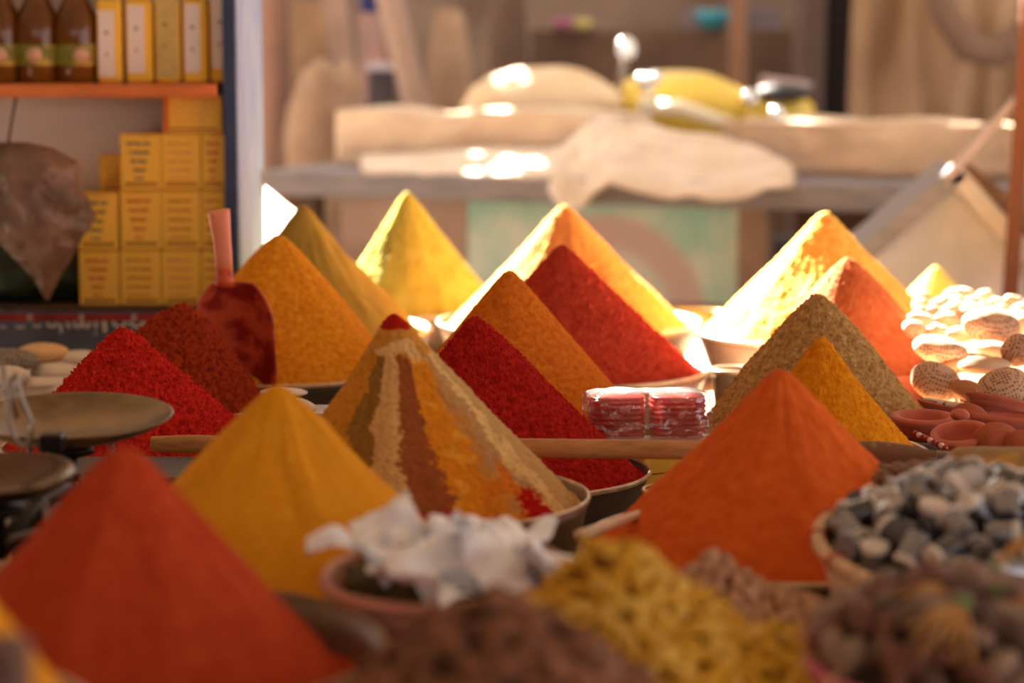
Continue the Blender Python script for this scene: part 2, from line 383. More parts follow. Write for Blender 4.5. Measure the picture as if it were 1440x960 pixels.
SPEC = {
 'r1': heap(2.08, 175, 908, 175, 626, 338, 378, 'r1', P_red1, M_tin_br, mat('brown gold rim', (150, 122, 84), .5, .3, var=.2, vscale=20), 'large brick-red powder cone at bottom left, nearest the camera, blurred', 'wide brown enamel basin under the nearest brick-red cone', tip=.016, gul=.006, grain=.0006, seed=3, drop=.04, concave=.02),
 'y1': heap(2.56, 390, 785, 390, 541, 278, 285, 'y1', P_yel1, M_tin_d, M_rim, 'tall mustard-yellow powder cone just behind the nearest brick-red one', 'dark basin under the mustard-yellow front cone', tip=.014, gul=.005, grain=.0007, seed=9, concave=.03),
 'mix': heap(2.98, 592, 697, 553, 441, 225, 241, 'mix', P_mix, M_tin_br, M_rim, 'striped cone of many layered spices with a small red cap', 'brown metal basin holding the striped multicoloured spice cone', tip=.010, gul=.004, grain=.0022, gs=120, seed=14, colfn=mixcol, nth=420, nr=150, concave=.05),
 'o': heap(2.79, 1105, 760, 1097, 519, 268, 288, 'o', P_or, M_tin_d, M_rim, 'big bright orange-red powder cone right of centre, in the front row', 'dark metal basin under the big orange-red cone, right of centre', tip=.013, gul=.0045, grain=.0009, seed=21, concave=.06),
 'rl': heap(3.50, 192, 626, 172, 461, 182, 190, 'rl', P_rl, M_tin_d, M_rim, 'clumpy bright scarlet spice cone behind the brass weighing pan', 'low dark tray under the scarlet cone at left', tip=.010, gul=.003, grain=.0075, gs=150, seed=31, nth=720, nr=240, concave=.0),
 'rl2': heap(3.93, 228, 565, 255, 428, 150, 178, 'rl2', P_rl2, M_tin_d, M_rim_g, 'coarse dark rust-red spice cone with the red scoop stuck behind it', 'golden-rimmed pan under the dark rust-red cone', tip=.013, gul=.002, grain=.0075, gs=140, seed=37, nth=720, nr=240, concave=-.08),
 'ol': heap(4.31, 392, 518, 392, 330, 176, 182, 'ol', P_ol, M_tin_d, M_rim, 'golden orange powder cone right behind the red plastic scoop', 'dark pan under the golden orange cone behind the red scoop', tip=.016, gul=.004, grain=.0016, gs=90, seed=41, concave=-.04),
 'k': heap(4.87, 432, 463, 427, 288, 165, 176, 'k', P_k, M_tin, M_rim, 'olive khaki powder cone in the back row beside the blue post', 'tin bowl under the olive khaki cone', tip=.014, gul=.007, grain=.001, seed=47, concave=.10),
 'g': heap(5.40, 586, 430, 572, 270, 128, 142, 'g', P_g, M_tin, M_rim, 'yellow-green powder cone in the back row, farthest left of centre', 'pale tin bowl under the yellow-green cone', tip=.014, gul=.005, grain=.002, gs=60, seed=53, concave=.06),
 'bo': heap(5.00, 800, 452, 793, 288, 172, 186, 'bo', P_bo, M_tin, M_rim, 'sunlit light orange powder cone behind the coarse red cone, back row centre', 'shiny tin bowl under the sunlit light orange cone', tip=.015, gul=.004, grain=.0025, gs=60, seed=59, concave=.06),
 'ob': heap(3.85, 716, 575, 716, 380, 184, 190, 'ob', P_ob, M_tin_d, M_rim, 'brownish orange powder cone standing between two red cones in the centre', 'dark pan under the brownish orange centre cone', tip=.010, gul=.002, grain=.0018, gs=200, nth=560, nr=190, seed=61, concave=.02),
 'r4': heap(4.32, 800, 517, 790, 345, 184, 198, 'r4', P_r4, M_tin, M_rim, 'upper red powder cone right in front of the sunlit orange one', 'rimmed tin bowl under the upper red cone', tip=.012, gul=.003, grain=.0045, gs=140, seed=67, nth=640, nr=210, concave=.04),
 'r3': heap(3.43, 700, 661, 668, 445, 202, 218, 'r3', P_r3, M_tin_d, M_rim, 'deep crimson powder cone behind the long stick, right of the striped cone', 'grey metal basin under the deep crimson cone', tip=.010, gul=.002, grain=.0042, gs=170, seed=71, nth=720, nr=240, concave=.0),
 'k2': heap(3.76, 1150, 602, 1150, 413, 172, 180, 'k2', P_k2, M_tin_d, M_rim, 'coarse beige powder cone behind the golden and orange-red ones at right', 'dark pan under the coarse beige cone', tip=.012, gul=.0045, grain=.0036, gs=180, seed=73, nth=720, nr=240, concave=-.03),
 'y2': heap(3.23, 1155, 634, 1155, 473, 148, 151, 'y2', P_y2, M_tin_d, M_rim, 'small golden yellow cone tucked between the beige and orange-red cones', 'small dark bowl under the golden yellow cone at right', tip=.010, gul=.0025, grain=.0022, gs=170, nth=480, nr=160, seed=79, concave=.08),
 'or': heap(4.34, 1200, 512, 1192, 362, 140, 146, 'or', P_orr, mat('pink clay', (206, 110, 88), .8), mat('pink clay rim', (214, 124, 100), .8), 'reddish orange cone in front of the bright yellow one at right', 'pink clay bowl under the reddish orange cone', tip=.010, gul=.002, grain=.0018, gs=90, seed=83, concave=-.06),
 'by': heap(4.82, 1160, 466, 1160, 297, 176, 182, 'by', P_by, M_tin, M_rim, 'tall bright yellow powder cone in the back row, right of centre, in the sun', 'shiny tin pan under the tall bright yellow cone', tip=.013, gul=.005, grain=.003, gs=60, seed=89, concave=.04),
 'pale': heap(5.4, 1316, 425, 1316, 374, 56, 62, 'pale', P_pale, M_tin, M_rim, 'tiny pale yellow cone at far right behind the sunlit stones', 'small tin bowl under the tiny pale yellow cone', tip=.008, gul=.001, grain=.0012, gs=60, seed=97, nth=120, nr=50, concave=0),
 'y0': heap(1.65, -185, 1010, -185, 655, 312, 320, 'y0', P_yel1, M_tin_d, M_rim, 'yellow powder slope cut off by the bottom left corner', 'dark basin in the bottom left corner under a yellow slope', tip=.012, gul=.003, grain=.0006, seed=5, concave=.02),
}

# small golden bowls between and behind
def small_bowl(px, py, d, rp, fill, mb, mr, lab, flab, h=.05, z0=None):
    C = at(px, py, d); r = rp * pxm(d); z0 = z0 or TOP + .001
    bowl('small_bowl', (C.x, C.y), r, z0, C.z, mb, mr, lab, flare=.8)
    if fill:
        o = pile('spice_pile', fill, (C.x, C.y), z0 + .007, C.z - .012, C.z - .004, r * .6, r * .96 - .006, .02, (0, 0), .001, .001, 90, rp, flab, nth=96, nr=24, rb=r * .8 - .008)
        tag(o, flab, 'spice pile')
small_bowl(950, 690, 3.12, 47, P_y2, M_rim_g, M_rim_g, 'little yellow-rimmed dish behind the big orange-red cone', 'yellow powder filling the little dish beside the crimson basin')
small_bowl(975, 441, 5.62, 48, P_bo, M_rim_g, M_rim_g, 'low golden bowl at the back between the orange and yellow cones', 'orange powder in the low golden bowl at the back')
small_bowl(1030, 520, 4.28, 30, None, M_tin, M_rim, 'small white bowl in the sun left of the beige cone', '')

# ------------------------------------------------------------ red scoop
M_scoop = mat('red stained plastic', (150, 34, 24), .45, rgb2=(206, 84, 46), vscale=24, spec=.4, contrast=(.42, .55))
M_pink = mat('pink plastic handle', (242, 150, 118), .45, spec=.4)
sc = empty('scoop', at(330, 560, 4.07)); tag(sc, 'red plastic scoop with a pale pink handle, standing behind the rust-red cone', 'scoop')
base = at(330, 560, 4.07); u = pxm(4.07)
def scoop_blade():
    b = MB(); nu, nv = 28, 26; v = []; f = []
    for k in range(nv + 1):
        y = 395 + (575 - 395) * k / nv                    # px rows
        tt = (y - 385) / 75
        w = 57 * (min(1, math.sqrt(max(0.02, 1 - (1 - min(1, tt)) ** 2))))
        if y > 470: w = 57 + (y - 470) * .02
        for i in range(nu + 1):
            s = -1 + 2 * i / nu
            x = 329 + (y - 395) * .03 + s * w
            dep = .045 * (1 - s * s) * min(1, .35 + tt * .5)
            v.append(((x - 330) * u, dep + (s * s) * -.0, (560 - y) * u))
    for k in range(nv):
        for i in range(nu):
            f.append((k * (nu + 1) + i, k * (nu + 1) + i + 1, (k + 1) * (nu + 1) + i + 1, (k + 1) * (nu + 1) + i))
    b.add(v, f); return b
bl = scoop_blade().build('blade', M_scoop, sc)
md = bl.modifiers.new('thick', 'SOLIDIFY'); md.thickness = .004
hp = [((311 - 330) * u, .0, (560 - 292) * u), ((312 - 330) * u, .0, (560 - 300) * u), ((315 - 330) * u, 0, (560 - 330) * u), ((317 - 330) * u, .002, (560 - 360) * u), ((318 - 330) * u, .004, (560 - 388) * u)]
MB().tube(hp, [16 * u, 15.5 * u, 13 * u, 12.2 * u, 12.5 * u], 20, flat=.55).build('handle', M_pink, sc)
MB().lathe([(.0, .035), (.010, .03), (.0155, .012), (.0175, 0)], 20, Matrix.Translation(((318 - 330) * u, .002, (560 - 400) * u))).build('socket', M_scoop, sc)

# ------------------------------------------------------------ long stick
a_ = at(214, 624, 3.25); b_ = at(1215, 635, 3.07); c_ = at(1336, 642, 3.03)
M_stick = mat('pale turned wood', (214, 158, 104), .55, rgb2=(176, 120, 74), vscale=10, stretch=(1, 14, 14))
M_stick_d = mat('dark worn wood', (128, 96, 74), .6, rgb2=(196, 170, 140), vscale=60, contrast=(.6, .75))
st = empty('wooden_stick', a_); tag(st, 'long pale wooden stick lying across the bowls from the scale to the silver tubs', 'stick')
dv = b_ - a_
pts = [a_ + dv * (k / 20) - a_ for k in range(21)]
MB().tube(pts, [.0105 if k == 0 else .0128 for k in range(21)], 16, flat=.8).build('shaft', M_stick, st)
dv2 = c_ - b_
MB().tube([b_ - a_ + dv2 * q for q in (-.25, 0, .1, .3, .5, .7, .85, 1)], [.0128, .0135, .0145, .0145, .0125, .009, .006, .003], 16, flat=.8).build('tip', M_stick_d, st)
w = MB()
for k in range(5):
    P = b_ - a_ + dv2 * (.86 + k * .035); ax = dv2.normalized().to_track_quat('Z', 'Y').to_matrix().to_4x4()
    w.ring([(.0062 + .0012 * math.cos(q), .0012 * math.sin(q)) for q in [2 * PI * i / 6 for i in range(6)]], 16, Matrix.Translation(P) @ ax)
w.build('wire_binding', M_tin, st)

# dusted wooden scoop on the right edge
M_dust = mat('wood dusted yellow', (206, 160, 70), .85, rgb2=(158, 128, 92), vscale=14, bump=.3, bscale=100, contrast=(.45, .6))
p0 = at(1336, 643, 2.95); p1 = at(1520, 676, 2.86)
o = empty('wooden_scoop', p0); tag(o, 'broad wooden scoop dusted with yellow powder at the right edge', 'scoop')
dd = p1 - p0
MB().tube([dd * q for q in (0, .05, .15, .3, .5, .7, 1)], [.008, .014, .018, .022, .027, .031, .036], 24, flat=1.5).build('scoop_body', M_dust, o)
# pale stick bottom centre
p0 = at(815, 752, 2.62); p1 = at(930, 712, 2.85)
o = MB().tube([p0, p0.lerp(p1, .3), p0.lerp(p1, .6), p1], [.006, .0055, .005, .005], 12, flat=1.3).build('wooden_spoon_handle', mat('bleached wood', (226, 200, 176), .6, var=.1, vscale=40))
tag(o, 'short pale spoon handle between the striped basin and the orange-red cone', 'spoon')

# ------------------------------------------------------------ packet of red tins in cellophane on a yellow carton
M_yc = mat('yellow carton', (242, 190, 70), .6, var=.06, vscale=30)
cb = at(938, 660, 3.56)
o = MB().box((0, 0, .047), (.13, .085, .094), bev=.002).build('carton', M_yc, loc=(cb.x, cb.y, TOP + .001), rot=(0, 0, math.radians(28)), smooth='auto')
tag(o, 'yellow carton under the cellophane packet', 'box')
MB().box((0, 0, .052), (.1305, .0855, .002)).build('fold_line', mat('carton seam', (176, 112, 40), .7), o)
M_rt = mat('red plastic', (196, 40, 34), .35, var=.15, vscale=10, spec=.5)
def film_mat():
    m = bpy.data.materials.new('clear cellophane'); m.use_nodes = True; n = m.node_tree; n.nodes.clear()
    o = n.nodes.new('ShaderNodeOutputMaterial'); t = n.nodes.new('ShaderNodeBsdfTransparent'); g = n.nodes.new('ShaderNodeBsdfGlossy'); d = n.nodes.new('ShaderNodeBsdfDiffuse')
    g.inputs['Roughness'].default_value = .18; d.inputs[0].default_value = (.95, .9, .88, 1)
    tc = n.nodes.new('ShaderNodeTexCoord'); nz = n.nodes.new('ShaderNodeTexNoise'); nz.inputs['Scale'].default_value = 28; nz.inputs['Detail'].default_value = 3; nz.inputs['Distortion'].default_value = .8
    n.links.new(tc.outputs['Object'], nz.inputs[0])
    bp = n.nodes.new('ShaderNodeBump'); bp.inputs['Strength'].default_value = .9; bp.inputs['Distance'].default_value = .01
    n.links.new(nz.outputs[0], bp.inputs['Height']); n.links.new(bp.outputs[0], g.inputs['Normal'])
    m1 = n.nodes.new('ShaderNodeMixShader'); m2 = n.nodes.new('ShaderNodeMixShader'); m1.inputs[0].default_value = .25
    n.links.new(g.outputs[0], m1.inputs[1]); n.links.new(d.outputs[0], m1.inputs[2])
    lw = n.nodes.new('ShaderNodeLayerWeight'); lw.inputs[0].default_value = .25
    mp = n.nodes.new('ShaderNodeMapRange'); mp.inputs[3].default_value = .2; mp.inputs[4].default_value = .75
    n.links.new(lw.outputs['Fresnel'], mp.inputs[0]); n.links.new(mp.outputs[0], m2.inputs[0])
    n.links.new(t.outputs[0], m2.inputs[1]); n.links.new(m1.outputs[0], m2.inputs[2]); n.links.new(m2.outputs[0], o.inputs[0])
    return m
M_film = film_mat()
pb = at(910, 618, 3.55); zb = max(pb.z, TOP + .096)
pk = empty('cellophane_packet', (pb.x, 3.56, zb), math.radians(3)); tag(pk, 'cellophane-wrapped packet of ribbed red tubs behind the long stick', 'packet')
hz = 68 * pxm(3.55)
def super_stack(cx, w, dep):
    b = MB(); N = 44; v = []; f = []; rows = []
    K = 33
    for k in range(K + 1):
        z = .003 + (hz - .008) * k / K; s = 1 + .028 * math.cos(2 * PI * k / K * 8) - (.12 if k in (0, K) else 0)
        rows.append((z, s))
    for z, s in rows:
        for i in range(N):
            a = 2 * PI * i / N; c, si = math.cos(a), math.sin(a)
            v.append((cx + math.copysign(abs(c) ** .6, c) * w * s, math.copysign(abs(si) ** .6, si) * dep * s, z))
    for k in range(K):
        for i in range(N):
            j = (i + 1) % N; f.append((k * N + i, k * N + j, (k + 1) * N + j, (k + 1) * N + i))
    f.append(tuple(reversed(range(N)))); f.append(tuple(K * N + i for i in range(N)))
    return b.add(v, f)
super_stack(-.045, .041, .036).build('red_tub', M_rt, pk)
super_stack(.045, .041, .036).build('red_tub', M_rt, pk)
b = MB(); N = 120; K = 40; v = []; f = []
for k in range(K + 1):
    q = k / K
    for i in range(N):
        a = 2 * PI * i / N; c, si = math.cos(a), math.sin(a)
        s = 1 if q < .86 else math.sqrt(max(0, 1 - ((q - .86) / .14) ** 2)) * .5 + .5
        if q == 1: s = .0
        if q < .12: s = 1 + (.12 - q) * 1.2
        pinch = 1 - .12 * math.exp(-((c) / .12) ** 2)
        P = Vector((math.copysign(abs(c) ** .45, c) * .0945 * s, math.copysign(abs(si) ** .5, si) * .043 * s * pinch, q * (hz + .003)))
        n = NZ.turbulence(P * 55, 3, False) * .005
        P.x += c * n; P.y += si * n
        if q > .85: P.z += NZ.noise(P * 40) * .003
        v.append(tuple(P))
for k in range(K):
    for i in range(N):
        j = (i + 1) % N; f.append((k * N + i, k * N + j, (k + 1) * N + j, (k + 1) * N + i))
b.add(v, f); b.build('wrapper', M_film, pk)

# ------------------------------------------------------------ weighing scale
M_brass = mat('aged brass', (150, 128, 100), .33, .85, rgb2=(104, 86, 64), vscale=16, bump=.05, bscale=40)
M_iron = mat('black iron', (34, 30, 28), .45, .6, var=.2, vscale=20)
M_steel = mat('dull steel wire', (150, 138, 128), .35, .9)
so_ = at(60, 700, 2.75)
scl = empty('weighing_scale', (so_.x, 2.75, TOP)); tag(scl, 'old black iron scale carrying two shallow brass pans at left edge', 'scale')
def rel(p): return p - Vector((so_.x, 2.75, TOP))
def pan(px, py, d, rp, tilt, depth):
    C = rel(at(px, py, d)); r = rp * pxm(d)
    prof = [(r * k / 12, depth * (k / 12) ** 2.6 - depth) for k in range(13)]
    out = [(p[0] + .0015, p[1] - .0022) for p in reversed(prof[1:])] + [(0, -depth - .0022)]
    M = Matrix.Translation(C) @ Matrix.Rotation(tilt, 4, 'X')
    b = MB().lathe(prof + [(r + .0025, .001), (r + .003, -.001)] + out, 72, M); return b, C, r
b, C1, r1 = pan(98, 583, 2.92, 143, math.radians(4), .030); b.build('pan', M_brass, scl)
b, C2, r2 = pan(-4, 664, 2.52, 108, math.radians(5), .026); b.build('pan', mat('darker brass', (104, 80, 66), .2, .85, var=.15, vscale=14), scl)
for (C, dep) in ((C1, .034), (C2, .030)):
    MB().lathe([(.028, -dep - .004), (.028, -dep - .014), (.008, -dep - .02), (.008, -dep - .055)], 20, Matrix.Translation(C)).build('pan_support', M_iron, scl)
    for s in (-1, 1):
        MB().tube([C + Vector((s * .05, 0, -dep - .0)), C + Vector((s * .05, 0, -dep - .03)), C + Vector((0, 0, -dep - .045))], .0035, 8).build('pan_bracket', M_tin, scl)
MB().tube([C1 + Vector((0, 0, -.09)), (C1 + C2) / 2 + Vector((0, 0, -.07)), C2 + Vector((0, 0, -.085))], .011, 12).build('beam', M_iron, scl)
mid = (C1 + C2) / 2
MB().box((mid.x, mid.y, (mid.z - .08) / 2 + .01), (.05, .08, mid.z - .09), bev=.008).build('column', M_iron, scl, smooth='auto')
MB().box((mid.x, mid.y, .012), (.16, .42, .024), bev=.006).build('base_plate', M_iron, scl, smooth='auto')
q1 = rel(at(74, 622, 2.78)); MB().box((q1.x, q1.y, q1.z), (.028, .03, .02), bev=.003).build('weight_block', M_iron, scl, smooth='auto')
for q, (px, py) in enumerate(((25, 690), (120, 668))):
    q2 = rel(at(px, py, 2.7)); MB().tube([(q2.x, q2.y, 0), (q2.x, q2.y, q2.z)], .006, 10).build('leg', M_tin if q else M_steel, scl)
d = 2.62; loop = [(2, 505), (8, 550), (14, 595), (20, 615), (30, 629), (39, 626), (44, 608), (45, 595), (38, 578), (30, 560), (26, 540), (22, 524), (17, 535), (17, 560), (24, 588)]
MB().tube([rel(at(x, y, d)) for x, y in loop], .0026, 8).build('wire_loop', M_steel, scl)
b = MB(); q3 = [(180, 662), (206, 652), (222, 651), (300, 662)]
tr = at(240, 668, 3.1)
o = MB().box((0, 0, 0), (.30, .16, .012), bev=.003).build('metal_tray', M_tin_d, loc=(tr.x - .03, 3.13, tr.z), smooth='auto'); tag(o, 'flat grey metal tray in front of the scarlet cone', 'tray')
MB().box((0, 0, -(tr.z - TOP) / 2 - .004), (.22, .12, tr.z - TOP - .006)).build('tray_foot', M_wood_d, o, smooth=False)

# corner block
cbp = at(2, 935, 1.42)
o = MB().box((0, 0, 0), (.03, .05, .10), bev=.006).build('wooden_post', mat('purplish brown wood', (110, 76, 66), .7, var=.2, vscale=20), loc=(cbp.x - .0, cbp.y, cbp.z - .035), smooth='auto'); tag(o, 'dark purplish wooden post end blurred in the bottom left corner', 'post')
MB().box((0, 0, -.5 * (cbp.z - .085)), (.03, .05, cbp.z - .086)).build('post_foot', M_wood_d, o, smooth=False)

# ------------------------------------------------------------ cabinet
M_blue_shade = mat('shaded blue paint', (52, 68, 104), .6, var=.2, vscale=14)  # shade painted in: darker copy of the cabinet blue for the front edge
M_blue_lit = mat('lit blue paint', (84, 106, 168), .6, rgb2=(132, 146, 188), vscale=9, stretch=(3, 3, .7))  # light painted in: paler copy of the same blue for the lit side
M_int = mat('greyish plaster board', (226, 212, 200), .85, var=.08, vscale=6)
M_shelf = mat('orange brown varnish', (214, 122, 66), .4, var=.12, vscale=12, stretch=(1, 6, 6))
CD = 4.90; xr = at(333, 200, CD).x; xl = -1.5; zt = 1.75
zb = at(200, 436, CD).z
cab = empty('cabinet', (xr, CD, TOP)); tag(cab, 'open blue-painted cabinet with an orange brown shelf at upper left', 'cabinet')
def cr(x, y, z): return (x - xr, y - CD, z - TOP)
wj = 18 * pxm(CD)
def part_box(name, m, x0, x1, y0, y1, z0, z1, parent=cab, bev=0):
    return MB().box(cr((x0 + x1) / 2, (y0 + y1) / 2, (z0 + z1) / 2), (x1 - x0, y1 - y0, z1 - z0), bev=bev).build(name, m, parent, smooth='auto' if bev else False)
part_box('door_jamb', M_blue_shade, xr - wj, xr, CD, CD + .02, TOP + .001, zt)
part_box('side_panel', M_blue_lit, xr - wj + .004, xr + .0005, CD + .0205, CD + .52, TOP + .001, zt)
part_box('side_panel', M_blue_shade, xl - .02, xl, CD, CD + .52, TOP + .001, zt)
part_box('back_panel', M_int, xl, xr - wj, CD + .215, CD + .23, TOP + .001, zt)
part_box('top_panel', M_blue_shade, xl, xr - wj, CD, CD + .21, zt - .02, zt)
part_box('bottom_shelf', M_wood_d, xl, xr - wj, CD, CD + .214, zb, zb + .008)
zs1 = at(200, 118, CD).z; zs0 = at(200, 137, CD).z
part_box('shelf', M_shelf, xl, at(304, 120, CD).x, CD, CD + .214, zs0, zs1, bev=.003)
fpn = part_box('front_panel', mat('dark blue printed board', (84, 92, 112), .6, var=.25, vscale=12), xl, xr - wj, CD - .012, CD, TOP + .001, zb - .001)
zr1 = at(200, 440, CD).z; zr0 = at(200, 450, CD).z
part_box('red_band', mat('red band', (150, 44, 38), .6, var=.3, vscale=20), xl, xr - wj, CD - .0135, CD - .0122, zr0, zr1, cab)
M_div = mat('pale grey divider', (178, 168, 158), .7)
for px in (44, 116, 190):
    X = at(px, 445, CD).x; MB().box(cr(X, CD - .0142, (zr0 + zr1) / 2), (.009, .001, zr1 - zr0)).build('band_divider', M_div, cab, smooth=False)
M_let = mat('white lettering', (214, 210, 206), .6)
lt = MB(); u5 = pxm(CD)
def stroke(pts, r=2.1): lt.tube([Vector(cr(*(at(x, y, CD - .014)))) for x, y in pts], r * u5, 6, flat=.3)
for x in (168, 192, 214): stroke([(x - 9, 452), (x - 6, 458), (x, 460), (x + 6, 458), (x + 9, 452)])
for x in (110, 122): stroke([(x - 6, 452), (x - 4, 459), (x + 2, 460), (x + 5, 453)])
stroke([(135, 452), (135, 462)]); stroke([(133.5, 468), (136, 469)], 2.4)
stroke([(146, 452), (148, 464), (147, 468)], 2.8)
stroke([(66, 454), (70, 459), (76, 459), (79, 454)]); stroke([(84, 455), (86, 462), (85, 469)]); stroke([(94, 453), (96, 459), (100, 460)])
stroke([(22, 458), (28, 461), (35, 458)], 1.5); stroke([(46, 456), (52, 460), (58, 456)], 1.5); stroke([(0, 459), (8, 460)], 1.3)
lt.build('lettering', M_let, cab)
bp_ = at(369, 241, CD + .3)
MB().blob((.004, .004, .005), M=Matrix.Translation(cr(bp_.x, bp_.y, bp_.z))).build('bolt', M_steel, cab)
MB().tube([cr(bp_.x, bp_.y, bp_.z - .05), cr(bp_.x, bp_.y, bp_.z)], .003, 8).build('hook_rod', M_steel, cab)

# tea boxes
def tea_mat(name, stripe, tri, seed, base=(246, 196, 70)):
    m = bpy.data.materials.new(name); m.use_nodes = True; n = m.node_tree; b = n.nodes['Principled BSDF']; b.inputs['Roughness'].default_value = .5
    N = n.nodes.new; L = n.links.new
    tc = N('ShaderNodeTexCoord'); sp = N('ShaderNodeSeparateXYZ'); L(tc.outputs['Generated'], sp.inputs[0])
    def mth(op, a, c=None, d=None):
        k = N('ShaderNodeMath'); k.operation = op
        for i, q in enumerate((a, c, d)):
            if q is None: continue
            if isinstance(q, (int, float)): k.inputs[i].default_value = q
            else: L(q, k.inputs[i])
        return k.outputs[0]
    z = sp.outputs[2]; x = sp.outputs[0]
    bar = mth('LESS_THAN', mth('FRACT', mth('MULTIPLY', z, 6.3)), .42)
    half = mth('MULTIPLY_ADD', z, .30 if tri else .05, .06 if tri else .28)
    ins = mth('LESS_THAN', mth('ABSOLUTE', mth('SUBTRACT', x, .45)), half)
    rng = mth('MULTIPLY', mth('GREATER_THAN', z, .18), mth('LESS_THAN', z, .97))
    nz = N('ShaderNodeTexNoise'); nz.inputs['Scale'].default_value = 150; L(tc.outputs['Object'], nz.inputs[0])
    let = mth('GREATER_THAN', nz.outputs[0], .42)
    msk = mth('MULTIPLY', mth('MULTIPLY', bar, ins), mth('MULTIPLY', rng, let))
    foot = mth('MULTIPLY', mth('LESS_THAN', mth('ABSOLUTE', mth('SUBTRACT', z, .1)), .035), mth('LESS_THAN', mth('ABSOLUTE', mth('SUBTRACT', x, .5)), .4))
    m1 = N('ShaderNodeMix'); m1.data_type = 'RGBA'; m1.inputs[6].default_value = lin(base); m1.inputs[7].default_value = lin(stripe); L(msk, m1.inputs[0])
    m2 = N('ShaderNodeMix'); m2.data_type = 'RGBA'; L(m1.outputs[2], m2.inputs[6]); m2.inputs[7].default_value = lin((176, 116, 24)); L(foot, m2.inputs[0])
    L(m2.outputs[2], b.inputs['Base Color']); return m
TM = [tea_mat('tea carton grey print', (120, 108, 84), True, 0), tea_mat('tea carton red print', (206, 96, 40), True, 1), tea_mat('tea carton faint print', (222, 160, 76), False, 2), tea_mat('tea carton ochre print', (200, 134, 32), False, 3)]
M_flap = mat('carton edge', (222, 160, 44), .6)
def tea(x0, x1, y0, y1, m, lab, d=CD + .03, dep=.07, side=None):
    A = at(x0, y1, d); B = at(x1, y0, d)
    o = MB().box((0, dep / 2, (B.z - A.z) / 2), (B.x - A.x - .001, dep, B.z - A.z - .0012), bev=.0012).build('tea_box', m, loc=((A.x + B.x) / 2, d, A.z), smooth='auto')
    tag(o, lab, 'box', 'yellow tea boxes in the cabinet')
    MB().box(((x0 - x1) * 0, dep / 2, B.z - A.z - .0004), (B.x - A.x - .004, dep - .004, .0008)).build('lid_flap', M_flap, o, smooth=False)
    if side: MB().box((-(B.x - A.x) / 2 + .006, -.0006, (B.z - A.z) / 2), (.012, .0012, B.z - A.z - .006)).build('end_print', mat('orange carton end', (214, 112, 34), .6), o, smooth=False)
ROWS = [(431, 352), (351, 268), (267, 188)]
colx = [(170, 226), (228, 282), (284, 316)]
names = [['left stack, bottom row, faint print', 'middle stack, bottom row', 'right stack beside the post, bottom row'], ['left stack, second row, red print', 'middle stack, second row', 'right stack beside the post, second row'], ['left stack, third row, grey print', 'middle stack, third row', 'right stack beside the post, third row']]
mm = [[3, 2, 3], [1, 3, 3], [0, 2, 1]]
for r_, (y1, y0) in enumerate(ROWS):
    for c_i, (x0, x1) in enumerate(colx):
        tea(x0, x1, y0, y1, TM[mm[r_][c_i]], 'yellow tea box in the tall ' + names[r_][c_i])
tea(230, 312, 133, 187, TM[2], 'yellow tea box lying sideways on top of the stacks under the shelf', side=1)
tea(112, 167, 353, 431, TM[1], 'yellow tea box at the left end, lower of two, with red print')
tea(110, 165, 271, 352, TM[0], 'yellow tea box at the left end, upper of two, with grey bars')
tea(140, 200, 218, 271, TM[3], 'darker yellow tea box set back behind the stacks', d=CD + .115)
part_ = at(140, 271, CD + .115); 
o = MB().box((0, .035, (part_.z - zb - .008) / 2), (.08, .07, part_.z - zb - .0085)).build('tea_box', TM[3], loc=(at(160, 300, CD + .115).x, CD + .115, zb + .0082), smooth=False)
tag(o, 'yellow tea box hidden at the back, below the set-back darker one', 'box', 'yellow tea boxes in the cabinet')

# bottles and jars on the shelf
M_oil = mat('amber oil', (250, 200, 70), .12, 0, spec=.6)  # opaque bright yellow stands in for light glowing through the oil
M_honey = mat('dark amber honey', (132, 78, 24), .15, 0, spec=.6, trans=.3, var=.3, vscale=10)
M_lab = mat('pale paper label', (236, 222, 216), .6)
M_labg = mat('green printed label', (120, 118, 44), .5, rgb2=(196, 160, 60), vscale=14, contrast=(.45, .55))
M_disc = mat('pink label emblem', (206, 158, 120), .5, rgb2=(214, 176, 150), vscale=60)
M_cap = mat('bottle cap gold', (170, 128, 50), .35, .4)
M_mark = mat('dark green label mark', (62, 74, 58), .6); M_mark2 = mat('red label mark', (150, 70, 74), .6)
def jar(px, lab, emb=0):
    d = CD + .07; P = at(px, 118, d); r = 30 * pxm(d)
    o = MB().lathe([(0, 0), (r * .9, 0), (r, .006), (r, .095), (r * .97, .135), (r * .62, .165), (r * .6, .18)], 32).build('honey_jar', M_honey, loc=(P.x, d, zs1 + .0005))
    tag(o, lab, 'jar', 'honey jars on the shelf')
    MB().lathe([(r * .66, .1805), (r * .66, .2), (0, .2)], 24).build('lid', M_cap, o)
    zc = .057; l = MB(); v = []; f = []
    for i in range(17):
        a = -PI / 2 - 1.2 + 2.4 * i / 16
        for z in (zc - .021, zc + .021): v.append(((r + .0012) * math.cos(a), (r + .0012) * math.sin(a), z))
    for i in range(16): f.append((2 * i, 2 * i + 2, 2 * i + 3, 2 * i + 1))
    lb = l.add(v, f).build('label_sticker', M_labg, o)
    ax = .018 * emb
    MB().lathe([(0, 0), (.016, 0), (.017, .001), (0, .0016)], 24, Matrix.Translation((r * math.sin(ax / r), -r * math.cos(ax / r) - .0012, zc)) @ Matrix.Rotation(ax / r, 4, 'Z') @ Matrix.Rotation(PI / 2, 4, 'X')).build('emblem', M_disc, lb)
for px, e, l in ((2, .3, 'dark honey jar at the left frame edge on the shelf, label cut off'), (55, 0, 'dark honey jar with its round emblem facing front, middle of three'), (109, .9, 'dark honey jar beside the first square oil bottle, emblem turned right')):
    jar(px, l, e)
